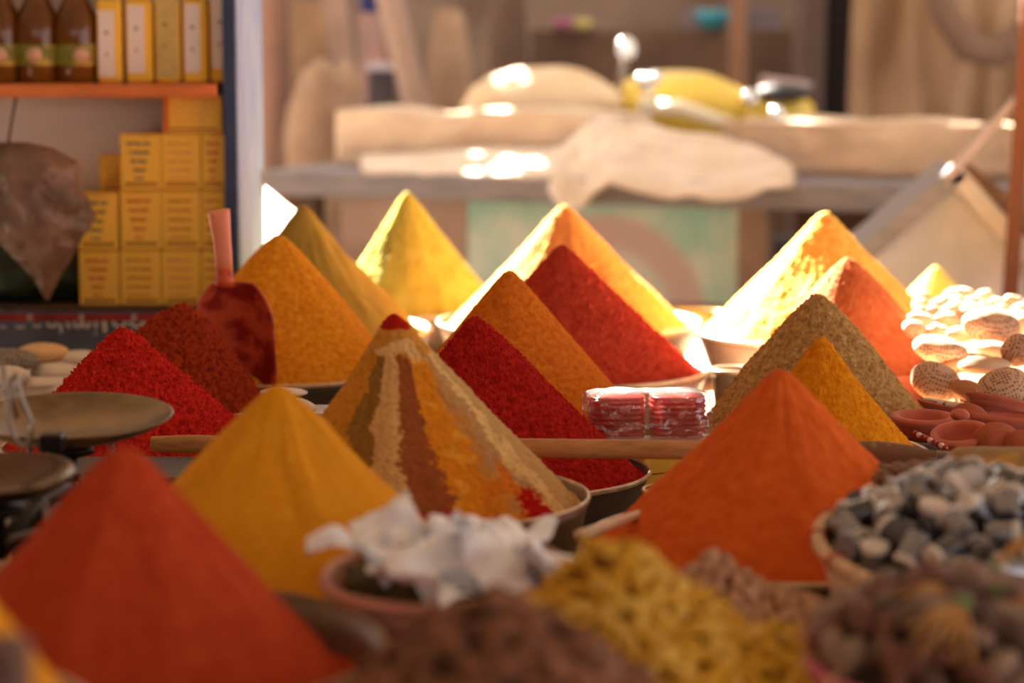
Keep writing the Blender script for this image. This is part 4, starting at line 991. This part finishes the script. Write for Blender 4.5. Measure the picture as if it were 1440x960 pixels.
PP = [(505, 782, 2.24, .10, .07, .1, 0, 'foil paper hanging over the left rim of the clay basin'), (560, 765, 2.28, .07, .09, 1.0, .7, 'foil paper standing up as a white peak'), (600, 800, 2.20, .10, .09, .3, .5, 'grey shaded foil paper in the middle of the basin'),
      (650, 760, 2.36, .11, .07, .1, .1, 'broad foil paper along the back of the basin'), (680, 800, 2.22, .06, .11, .5, .9, 'folded foil paper with a bright upright ridge'), (735, 785, 2.28, .10, .09, -.3, .5, 'foil paper sloping down at the right of the basin'),
      (760, 810, 2.22, .08, .07, -.5, .6, 'foil paper touching the yellow roots'), (580, 832, 2.16, .10, .05, .2, .6, 'foil paper strip along the front rim'), (715, 760, 2.36, .08, .06, -.2, .2, 'small foil paper behind the folded ridge')]
for k, (px, py, d, w_, h_, tl, pt, lab) in enumerate(PP):
    o = paper(k, w_, h_, .016).build('foil_paper', M_pap, loc=at(px, py, d), rot=(pt, -tl * .5, k * 1.1 * .3), weld=False)
    md = o.modifiers.new('thick', 'SOLIDIFY'); md.thickness = .0006
    tag(o, lab, 'foil paper', 'crumpled foil papers')

# ------------------------------------------------------------ market bench behind
Lb = Vector((at(372, 240, 8.2).x, 8.2)); Rb = Vector((at(1500, 240, 7.2).x, 7.2)); ub = (Rb - Lb).normalized(); yaw = math.atan2(ub.y, ub.x)
ZB = .937
def on_bench(px, back=0):
    r = ray(px, 260); nrm = Vector((-ub.y, ub.x)); L0 = Lb + nrm * back
    # t*(rx,ry) = L0 + s*u
    det = r.x * (-ub.y) - r.y * (-ub.x); s = (r.x * L0.y - r.y * L0.x) / det * 1
    tt = (L0.x * (-ub.y) - L0.y * (-ub.x)) / det
    P = Vector((r.x, r.y)) * tt
    return (P - L0).dot(ub)
def zat(px, py, back=0):
    s = on_bench(px, back); nrm = Vector((-ub.y, ub.x)); P = Lb + ub * s + nrm * back
    return at(px, py, P.y).z
bn = empty('market_bench', (Lb.x, Lb.y, 0), yaw); tag(bn, 'long weathered bench with grey plank edge and faded turquoise front panel', 'bench')
LEN = 3.4; th = .085
MB().box((LEN / 2, .45, ZB - th / 2), (LEN, .95, th), bev=.008).build('plank_top', M_grey_w, bn, smooth='auto')
s0, s1 = on_bench(655), on_bench(1032)
def turq():
    m = mat('faded turquoise paint', (168, 200, 184), .8); n = m.node_tree; b = n.nodes['Principled BSDF']; N = n.nodes.new; L = n.links.new
    tc = N('ShaderNodeTexCoord'); nz = N('ShaderNodeTexNoise'); nz.inputs['Scale'].default_value = 5; nz.inputs['Detail'].default_value = 5; L(tc.outputs['Object'], nz.inputs[0])
    r = N('ShaderNodeValToRGB'); r.color_ramp.elements[0].position = .38; r.color_ramp.elements[1].position = .62
    r.color_ramp.elements[0].color = lin((150, 186, 170)); r.color_ramp.elements[1].color = lin((198, 202, 186)); L(nz.outputs[0], r.inputs[0])
    # faded pinkish arch painted on the board
    sp = N('ShaderNodeSeparateXYZ'); L(tc.outputs['Object'], sp.inputs[0])
    vm = N('ShaderNodeVectorMath'); vm.operation = 'DISTANCE'; cv = N('ShaderNodeCombineXYZ'); L(sp.outputs[0], cv.inputs[0]); L(sp.outputs[2], cv.inputs[2])
    vm.inputs[1].default_value = ((on_bench(845)), 0, .47); L(cv.outputs[0], vm.inputs[0])
    r2 = N('ShaderNodeValToRGB'); es = r2.color_ramp.elements; es[0].position = .0; es[0].color = (.25,) * 3 + (1,); es[1].position = .36; es[1].color = (0, 0, 0, 1)
    e = es.new(.22); e.color = (.25,) * 3 + (1,); e = es.new(.25); e.color = (1, 1, 1, 1); e = es.new(.33); e.color = (1, 1, 1, 1)
    L(vm.outputs['Value'], r2.inputs[0])
    mx = N('ShaderNodeMix'); mx.data_type = 'RGBA'; L(r2.outputs[0], mx.inputs[0]); L(r.outputs[0], mx.inputs[6]); mx.inputs[7].default_value = lin((186, 160, 150)); L(mx.outputs[2], b.inputs['Base Color']); return m
M_turq = turq()
def bench_board(name, px0, px1, z0, z1, m, y=.06, t=.03, bev=0):
    a, c = on_bench(px0), on_bench(px1)
    return MB().box(((a + c) / 2, y, (z0 + z1) / 2), (c - a, t, z1 - z0), bev=bev).build(name, m, bn, smooth=False)
bench_board('front_panel', 650, 1036, zat(800, 422), ZB - th - .002, M_turq)
bench_board('bottom_rail', 640, 1210, zat(800, 452), zat(800, 424), mat('pinkish board', (170, 130, 110), .8, var=.15, vscale=8), y=.05)
bench_board('leg', 1037, 1078, 0, ZB - th - .002, mat('brown post wood', (140, 112, 92), .8, var=.2, vscale=8), y=.05, t=.08)
bench_board('side_board', 470, 648, .1, ZB - th - .002, mat('pinkish brown board', (178, 150, 132), .85, rgb2=(144, 116, 102), vscale=4))
bench_board('leg', 398, 440, 0, ZB - th - .002, M_wood_d, y=.05, t=.08)
bench_board('shade_board', 1080, 1230, .1, ZB - th - .002, mat('brown recess shade', (104, 76, 60), .85, rgb2=(76, 56, 46), vscale=6), y=.35)  # dark tone paints the shade of the recess below the plank
bench_board('side_board', 1232, 1480, .1, ZB - th - .002, M_wood, y=.3)
MB().box((LEN - .1, .4, (ZB - th) / 2), (.08, .08, ZB - th - .002)).build('leg', M_wood_d, bn, smooth=False)
MB().box((.3, .85, (ZB - th) / 2), (.08, .08, ZB - th - .002)).build('leg', M_wood_d, bn, smooth=False)

# burlap-covered bales on the bench
M_burl = mat('beige burlap', (222, 196, 168), .95, rgb2=(202, 174, 148), vscale=6, bump=.4, bscale=40)
M_wcl = mat('off white cloth', (232, 212, 190), .9, rgb2=(216, 192, 168), vscale=8, bump=.3, bscale=30)
def lumpy_box(name, x0, x1, y0, y1, z0, z1, m, parent_loc, yaw, lab, cat, amp=.02, seed=0, n=90, slope=0):
    v = []; f = []; prof = []
    K = 28
    for k in range(K + 1):     # cross-section around x axis, rounded rect from front-bottom over the top to back-bottom
        t = k / K
        if t < .4: p = (y0, z0 + (z1 - z0) * t / .4)
        elif t < .6: p = (y0 + (y1 - y0) * (t - .4) / .2, z1)
        else: p = (y1, z1 - (z1 - z0) * (t - .6) / .4)
        prof.append(p)
    for i in range(n + 1):
        x = x0 + (x1 - x0) * i / n
        for (y, z) in prof:
            q = Vector((x * 3, y * 3, z * 5)) + Vector((seed * 3, 0, 0)); a = amp if z > z0 + .01 else amp * .2
            dz = slope * (x - x0) if z > z0 + .01 else 0
            v.append((x + a * .3 * NZ.noise(q * 2), y + a * fbm(q * 1.3, 3) * (-1 if y < (y0 + y1) / 2 else 1), z + dz + (a * fbm(q + Vector((7, 7, 7)), 3) if z > z0 + .01 else 0)))
    m_ = K + 1
    for i in range(n):
        for k in range(K): f.append((i * m_ + k, (i + 1) * m_ + k, (i + 1) * m_ + k + 1, i * m_ + k + 1))
        f.append((i * m_ + K, (i + 1) * m_ + K, (i + 1) * m_, i * m_))
    f.append(tuple(range(m_))); f.append(tuple(n * m_ + k for k in reversed(range(m_))))
    o = MB().add(v, f).build(name, m, loc=parent_loc, rot=(0, 0, yaw)); tag(o, lab, cat); return o
BL = (Lb.x, Lb.y, ZB + .001)
zt_l = zat(480, 155, .35) - ZB; 
lumpy_box('burlap_bale', on_bench(472, .35), on_bench(868, .35), .35, .70, 0, zt_l, M_burl, BL, yaw, 'long beige burlap-covered bale on the left half of the bench', 'bale', .022, 1)
lumpy_box('burlap_bale', on_bench(1012, .35), on_bench(1500, .35), .35, .70, 0, zat(1200, 172, .35) - ZB, M_burl, BL, yaw, 'beige burlap-covered bale on the right half of the bench, sun on its top', 'bale', .03, 2)
# cloth spread at the front of the bench top
def drape(name, pts_px, m, lab, cat, amp=.03, seed=0, thick=.01, back0=-.01):
    # pts_px: list of (px, ytop, ybottom, back distance)
    v = []; f = []; K = 14; n = 60
    P = np.array(pts_px, float)
    for i in range(n + 1):
        t = i / n * (len(P) - 1); x = np.interp(t, range(len(P)), P[:, 0]); yt = np.interp(t, range(len(P)), P[:, 1]); yb = np.interp(t, range(len(P)), P[:, 2]); bk = np.interp(t, range(len(P)), P[:, 3])
        for k in range(K + 1):
            q = k / K; back = bk * (1 - q) + back0 * q; px = x
            s = on_bench(px, back); z = zat(px, yt + (yb - yt) * q, back)
            z = max(z, ZB + .002) if back > 0 else z
            nn = Vector((s * 4, q * 3, seed)); v.append((s, back + amp * fbm(nn * 1.5, 3) * .7 - amp * .4, z + amp * fbm(nn + Vector((3, 3, 3)), 3) * (0.6 if 0 < k else .5)))
    for i in range(n):
        for k in range(K): a = i * (K + 1) + k; f.append((a, a + 1, a + K + 2, a + K + 1))
    o = MB().add(v, f).build(name, m, loc=(Lb.x, Lb.y, 0), rot=(0, 0, yaw), weld=False); md = o.modifiers.new('thick', 'SOLIDIFY'); md.thickness = thick
    tag(o, lab, cat); return o
drape('cloth', [(510, 218, 236, .3), (560, 214, 240, .3), (640, 212, 244, .3), (720, 205, 248, .3), (790, 205, 250, .3)], M_wcl, 'thin off-white cloth spread along the left front edge of the bench', 'cloth', .02, 1)
drape('cloth', [(778, 215, 262, .25), (800, 200, 292, .25), (815, 188, 290, .3), (832, 172, 268, .3), (860, 165, 258, .3), (900, 172, 264, .3), (950, 180, 274, .28), (1020, 190, 276, .25), (1080, 210, 268, .2), (1118, 236, 258, .1)], M_wcl, 'heap of crumpled off-white cloth falling over the middle of the bench edge', 'cloth', .045, 5, .012, -.075)

# ------------------------------------------------------------ motorcycle behind the bench
MD = 9.15
M_yb = mat('yellow moto paint', (226, 190, 70), .3, spec=.5); M_seat = mat('tan seat cover', (232, 206, 172), .7, rgb2=(216, 184, 144), vscale=6)
M_chr = mat('chrome', (230, 228, 225), .12, 1.0); M_blk = mat('black plastic', (48, 46, 48), .4); M_cream = mat('cream fairing', (232, 216, 184), .4)
mo0 = at(880, 300, MD); mo = empty('motorcycle', (mo0.x, MD, 0)); tag(mo, 'yellow motorcycle with a tan covered seat and chrome mirror parked behind the bench', 'motorcycle')
def mr_(px, py, d=MD): p = at(px, py, d); return Vector((p.x - mo0.x, p.y - MD, p.z))
um = pxm(MD)
MB().blob((112 * um, .16, 52 * um), .1, 1.5, 3, 40, 24, M=Matrix.Translation(mr_(760, 148))).build('seat', M_seat, mo)
MB().blob((105 * um, .17, 50 * um), .06, 1.2, 8, 40, 24, M=Matrix.Translation(mr_(955, 150, MD + .1))).build('fuel_tank', M_yb, mo)
MB().blob((60 * um, .16, 34 * um), .06, 1.2, 9, 32, 20, M=Matrix.Translation(mr_(1085, 158, MD + .1))).build('side_cover', M_yb, mo)
MB().blob((16 * um / 1.2, .012, 20 * um / 1.1), 0, M=Matrix.Translation(mr_(881, 68)) @ Matrix.Rotation(-.5, 4, 'X')).build('mirror', M_chr, mo)
MB().tube([mr_(878, 86), mr_(874, 110), mr_(868, 140), mr_(880, 165)], .012, 10).build('mirror_stem', M_steel, mo)
MB().tube([mr_(902, 150, MD - .1), mr_(960, 152, MD - .2), mr_(1035, 178, MD - .3)], [.028, .03, .022], 12).build('front_fender', M_cream, mo)
MB().tube([mr_(905, 175, MD - .1), mr_(908, 145, MD - .1), mr_(918, 130, MD - .1)], .03, 12).build('headstock', M_cream, mo)
for px, py, r in ((905, 113, 11), (922, 110, 10), (910, 122, 9)):
    MB().blob((r * um, r * um, r * um), M=Matrix.Translation(mr_(px, py, MD - .15))).build('glint_ball', M_chr, mo)  # chrome balls added to catch blurred sun glints
MB().tube([mr_(925, 118), mr_(945, 132)], .014, 8).build('handlebar', M_blk, mo)
MB().blob((42 * um, .1, 14 * um), .05, M=Matrix.Translation(mr_(1100, 130, MD - .05))).build('rear_seat', M_blk, mo)
MB().tube([mr_(1070, 112), mr_(1140, 122)], .018, 10).build('grab_rail', mat('pinkish metal', (176, 150, 146), .4, .3), mo)
MB().blob((12 * um, 12 * um, 12 * um), M=Matrix.Translation(mr_(1054, 138, MD - .15))).build('glint_ball', M_chr, mo)  # one more added ball, for a single glint
MB().blob((11 * um, 11 * um, 13 * um), M=Matrix.Translation(mr_(1092, 162, MD - .25))).build('glint_ball', M_chr, mo)  # added ball, glint low on the side cover
for sx in (-.55, .55):
    MB().ring([(.27 + .05 * math.cos(q), .045 * math.sin(q)) for q in [2 * PI * k / 10 for k in range(10)]], 40, Matrix.Translation((sx, .02, .32)) @ Matrix.Rotation(PI / 2, 4, 'X')).build('wheel', M_blk, mo)
    MB().tube([(sx, .02, .32), (sx * .6, .02, .8), (sx * .3, .02, 1.1)], .03, 10).build('fork', M_steel, mo)

# ------------------------------------------------------------ far background clutter
def pole(px0, py0, px1, py1, d, r, m, lab, name='wooden_pole', d1=None):
    a = at(px0, py0, d); b = at(px1, py1, d1 or d)
    k = (a.z - 0) / max(.01, (a.z - b.z)); dv = (b - a)
    foot = a + dv * k; foot.z = .001
    top = a - dv.normalized() * .6
    L = [top.lerp(foot, i / 8) for i in range(9)]
    o = MB().tube([p - foot for p in L], [r * (1 + .08 * NZ.noise(p * 3)) for p in L], 12).build(name, m, loc=foot); tag(o, lab, 'pole'); return o
M_pole = mat('pinkish brown pole', (164, 136, 120), .8, var=.12, vscale=5)
pole(548, 0, 585, 150, 9.8, .052, M_pole, 'pale leaning wooden pole left of centre in the background')
pole(1038, 0, 1036, 170, 9.6, .036, mat('brown pole', (124, 92, 74), .8, var=.12, vscale=5), 'thin upright brown pole right of the motorcycle tank')
pole(470, 0, 490, 150, 10.4, .05, M_pole, 'upright pale pole behind the burlap sacks')
pole(382, 0, 386, 200, 10.2, .07, mat('reddish brown post', (140, 104, 88), .85, var=.12, vscale=5), 'thick reddish brown post beside the blue cabinet')
pole(1140, 0, 1135, 150, 10.9, .07, mat('greyish post', (106, 86, 78), .85, var=.12, vscale=5), 'greyish post left of the dark gap')
pole(1436, 180, 1424, 370, 6.3, .022, mat('reddish stick', (120, 72, 50), .9), 'slim reddish stick standing at the right frame edge')

M_sack = mat('burlap sack', (172, 142, 116), .95, rgb2=(140, 110, 88), vscale=5, bump=.4, bscale=40)
def sack(px0, px1, py0, py1, d, m, lab, seed, lean=0, dep=.5, zfl=0.002):
    a = at(px0, py0, d); b = at(px1, py1, d); w = (b.x - a.x) / 2; h = a.z - zfl
    v = []; f = []; NU, NV = 40, 36
    for k in range(NV + 1):
        q = k / NV; s = min(1, (q / .1) ** .5 if q < .1 else 1) * (1 - .35 * max(0, (q - .75) / .25) ** 2)
        if q == 1: s *= .6
        for i in range(NU):
            an = 2 * PI * i / NU; n = 1 + .14 * fbm(Vector((math.cos(an) * 1.5 + seed, math.sin(an) * 1.5, q * 3)), 4)
            v.append((w * s * n * math.cos(an) + lean * q, w * dep * s * n * math.sin(an), h * q + (.03 * math.sin(an * 3 + seed) if q > .9 else 0)))
    for k in range(NV):
        for i in range(NU):
            j = (i + 1) % NU; f.append((k * NU + i, k * NU + j, (k + 1) * NU + j, (k + 1) * NU + i))
    f.append(tuple(reversed(range(NU)))); f.append(tuple(NV * NU + i for i in range(NU)))
    o = MB().add(v, f).build('burlap_sack', m, loc=((a.x + b.x) / 2 - lean * .5, d, zfl)); tag(o, lab, 'sack'); return o
sack(405, 515, 92, 240, 9.3, M_sack, 'tall burlap sack with a pinkish folded top left of the bench bales', 1, dep=.7)
sack(395, 470, 130, 240, 9.9, mat('dark brown sack', (120, 96, 80), .9, var=.2, vscale=5), 'darker brown sack behind the tall burlap one', 2, dep=.8)
sack(600, 665, 20, 150, 10.6, M_sack, 'tan sack hanging folds behind the bale left of centre', 3, dep=.7)
sack(690, 740, -40, 110, 11.0, mat('dark sack', (104, 82, 68), .9, var=.2, vscale=5), 'tall dark sack in the shaded background', 4, dep=.8)

def slab(px0, px1, py0, py1, d, m, lab, name, cat, t=.06, rotz=0, tilt=0, ground=True):
    a = at(px0, py1, d); b = at(px1, py0, d); z0 = .002 if ground else a.z
    o = MB().box((0, 0, (b.z - z0) / 2), (b.x - a.x, t, b.z - z0), bev=.006).build(name, m, loc=((a.x + b.x) / 2, d, z0), rot=(0, tilt, rotz), smooth='auto'); tag(o, lab, cat); return o
M_bb = mat('brown boards', (122, 94, 74), .85, rgb2=(88, 66, 54), vscale=3)
slab(745, 1150, 42, 160, 11.2, M_bb, 'wide brown board fence behind the motorcycle', 'board_fence', 'fence')
slab(960, 1100, 12, 40, 11.5, mat('grey mauve panel', (124, 108, 112), .8, var=.2, vscale=5), 'greyish panel standing above the board fence', 'grey_panel', 'panel')
slab(1158, 1216, -60, 175, 11.0, mat('near black gap shade', (40, 33, 32), .9), 'near-black slab standing in for the dark gap between post and drapery', 'shade_board', 'board')  # painted darkness: slab fills a gap that is only unlit
slab(520, 556, 95, 150, 10.0, mat('dark slate crate', (78, 70, 76), .7), 'dark slate-coloured crate between pole and sacks', 'dark_crate', 'crate', t=.3)
o = slab(518, 560, 88, 99, 9.95, mat('lilac lid', (176, 166, 178), .6), 'pale lilac lid lying on the dark slate crate', 'crate_lid', 'lid', t=.32, ground=False)
slab(410, 460, 0, 60, 11.3, mat('ochre board', (140, 108, 82), .85, var=.2, vscale=6), 'ochre board standing behind the sacks', 'ochre_board', 'board')
slab(505, 540, -20, 70, 11.3, mat('faded pink board', (178, 132, 122), .85, rgb2=(140, 120, 112), vscale=6), 'faded pink board right of the ochre one', 'pink_board', 'board')
# draped curtain
M_cur = mat('tan drapery', (172, 140, 108), .9, rgb2=(150, 118, 92), vscale=3)
v = []; f = []; NX, NZ_ = 120, 50; a = at(1200, 0, 10.2); b = at(1520, 0, 10.2)
for i in range(NX + 1):
    for k in range(NZ_ + 1):
        t = i / NX; q = k / NZ_; x = a.x + (b.x - a.x) * t; z = 2.3 - 2.2 * q
        sw = math.sin((t * 9 + .9 * math.sin(q * 2.2 + t)) * 2 * PI * .55 + q * 3 * t) * .05 * (1 - .3 * t)
        sag = .09 * math.sin((t * 1.4 - (1 - q) * 1.6) * PI * 2)
        v.append((x, 10.2 + sw + sag + .02 * NZ.noise(Vector((x * 4, z * 4, 0))), z))
for i in range(NX):
    for k in range(NZ_): c = i * (NZ_ + 1) + k; f.append((c, c + 1, c + NZ_ + 2, c + NZ_ + 1))
o = MB().add(v, f).build('drapery', M_cur, weld=False); md = o.modifiers.new('thick', 'SOLIDIFY'); md.thickness = .006; tag(o, 'large tan cloth hanging in folds in the upper right background', 'cloth')
# swag across the curtain
p = [at(1300, -60, 9.9), at(1330, 20, 9.85), at(1365, 68, 9.8), at(1400, 75, 9.8), at(1440, 45, 9.8), at(1500, 0, 9.8)]
o = MB().tube(p, [.05, .06, .07, .07, .06, .05], 14, flat=.6).build('swag', mat('dusky brown swag', (118, 92, 76), .9, var=.1, vscale=5)); tag(o, 'rolled brown swag of cloth hanging across the tan drapery', 'cloth')

# small coloured things on the far fence
def trinket(px, py, d, r, rgb, lab, name='glazed_bowl', cat='bowl', rough=.1, metal=.3):
    P = at(px, py, d); u = pxm(d) * r
    o = MB().lathe([(0, -.6 * u), (.5 * u, -.6 * u), (.9 * u, -.1 * u), (u, .4 * u), (.93 * u, .42 * u), (.8 * u, 0), (0, -.4 * u)], 24).build(name, mat(lab[:18], rgb, rough, metal), loc=P); tag(o, lab, cat); return o
shelfz = at(900, 42, 11.2).z
for px, rgb, r, lab in ((1002, (66, 150, 168), 26, 'turquoise glazed bowl standing on top of the board fence'), (790, (190, 110, 150), 14, 'pink bowl on the board fence, upper centre'), (820, (226, 210, 130), 13, 'cream yellow bowl beside the pink one on the fence')):
    o = trinket(px, 20, 11.15, r, rgb, lab); o.location.z = shelfz + .6 * pxm(11.15) * r + .002
o = trinket(722, 20, 10.9, 10, (176, 90, 90), 'dull red bowl left of the pink one'); o.location.z = at(700, -40, 11).z + .01
P = at(525, 2, 10.6)
o = MB().box((0, 0, 0), (.12, .02, .10), bev=.008).build('blue_cloth', mat('navy cloth', (52, 56, 108), .8), loc=P, smooth='auto'); tag(o, 'small navy cloth hung high behind the sacks', 'cloth')

# ------------------------------------------------------------ tilted crate at right, sunlit sheet at left
DC = 6.5
M_cr = mat('pale worn board', (214, 190, 170), .8, rgb2=(190, 176, 160), vscale=5)
M_crt = mat('whitish green panel', (226, 212, 210), .8, rgb2=(190, 186, 178), vscale=6)
tc0 = at(1335, 420, DC); tcr = empty('tilted_crate', (tc0.x, DC, TOP * 0)); tag(tcr, 'upturned peaked crate with a grey plank edge and whitish panels at right', 'crate')
def rc(px, py, d=DC): p = at(px, py, d); return Vector((p.x - tc0.x, p.y - DC, p.z))
def beam(p, q, w, t, name, m):
    dv = q - p; L = dv.length; x = dv.normalized(); y = Vector((0, 1, 0)); z = x.cross(y).normalized(); y = z.cross(x)
    M = Matrix((x, y, z)).transposed().to_4x4(); M.translation = (p + q) / 2
    return MB().box((0, 0, 0), (L, t, w), M=M, bev=.004).build(name, m, tcr, smooth='auto')
beam(rc(1205, 352), rc(1340, 236), .045, .30, 'grey_plank', M_grey_w)
beam(rc(1332, 250, DC - .17), rc(1452, 116, DC - .17), .022, .03, 'diagonal_bar', mat('pinkish grey bar', (178, 156, 152), .5))
beam(rc(1330, 240), rc(1455, 380), .05, .30, 'pale_board', M_cr)
beam(rc(1352, 236, DC + .1), rc(1470, 330, DC + .1), .04, .1, 'brace', M_wood)
poly = [rc(1232, 340), rc(1335, 252), rc(1440, 372), rc(1440, 500), rc(1232, 500)]
b = MB(); n = len(poly); b.v = [tuple(p + Vector((0, -.02, 0))) for p in poly] + [tuple(p + Vector((0, .02, 0))) for p in poly]; b.f = [tuple(range(n)), tuple(reversed(range(n, 2 * n)))] + [(i, (i + 1) % n, n + (i + 1) % n, n + i) for i in range(n)]
b.build('end_panel', M_crt, tcr, smooth=False)
for px in (1240, 1432):
    P = rc(px, 500); MB().box((P.x, 0, P.z / 2), (.05, .05, P.z - .002)).build('leg', M_wood, tcr, smooth=False)
# sunlit folded sheet left
sh = at(395, 300, 6.3)
v = []; f = []; n = 20
for i in range(n + 1):
    for k in range(n + 1):
        t = i / n; q = k / n; x0 = 360 + 62 * t; ytop = 255 + 48 * t
        P = at(x0, ytop + (385 - ytop) * q, 6.3 + .85 * (1 - q)); v.append((P.x - sh.x, .85 * (1 - q) + .02 * NZ.noise(P * 15) , P.z - sh.z))
for i in range(n):
    for k in range(n): c = i * (n + 1) + k; f.append((c, c + 1, c + n + 2, c + n + 1))
o = MB().add(v, f).build('folded_sheet', M_wst, loc=sh, weld=False); md = o.modifiers.new('thick', 'SOLIDIFY'); md.thickness = .01; tag(o, 'white folded sheet in full sun right of the blue post', 'sheet')
zc_ = at(395, 385, 6.3).z - .02
o = MB().box((0, 0, zc_ / 2), (.16, .5, zc_ - .002), bev=.01).build('wooden_box', M_wood, loc=(sh.x, 6.62, .001), smooth='auto'); tag(o, 'wooden box under the sunlit white sheet behind the blue post', 'box')
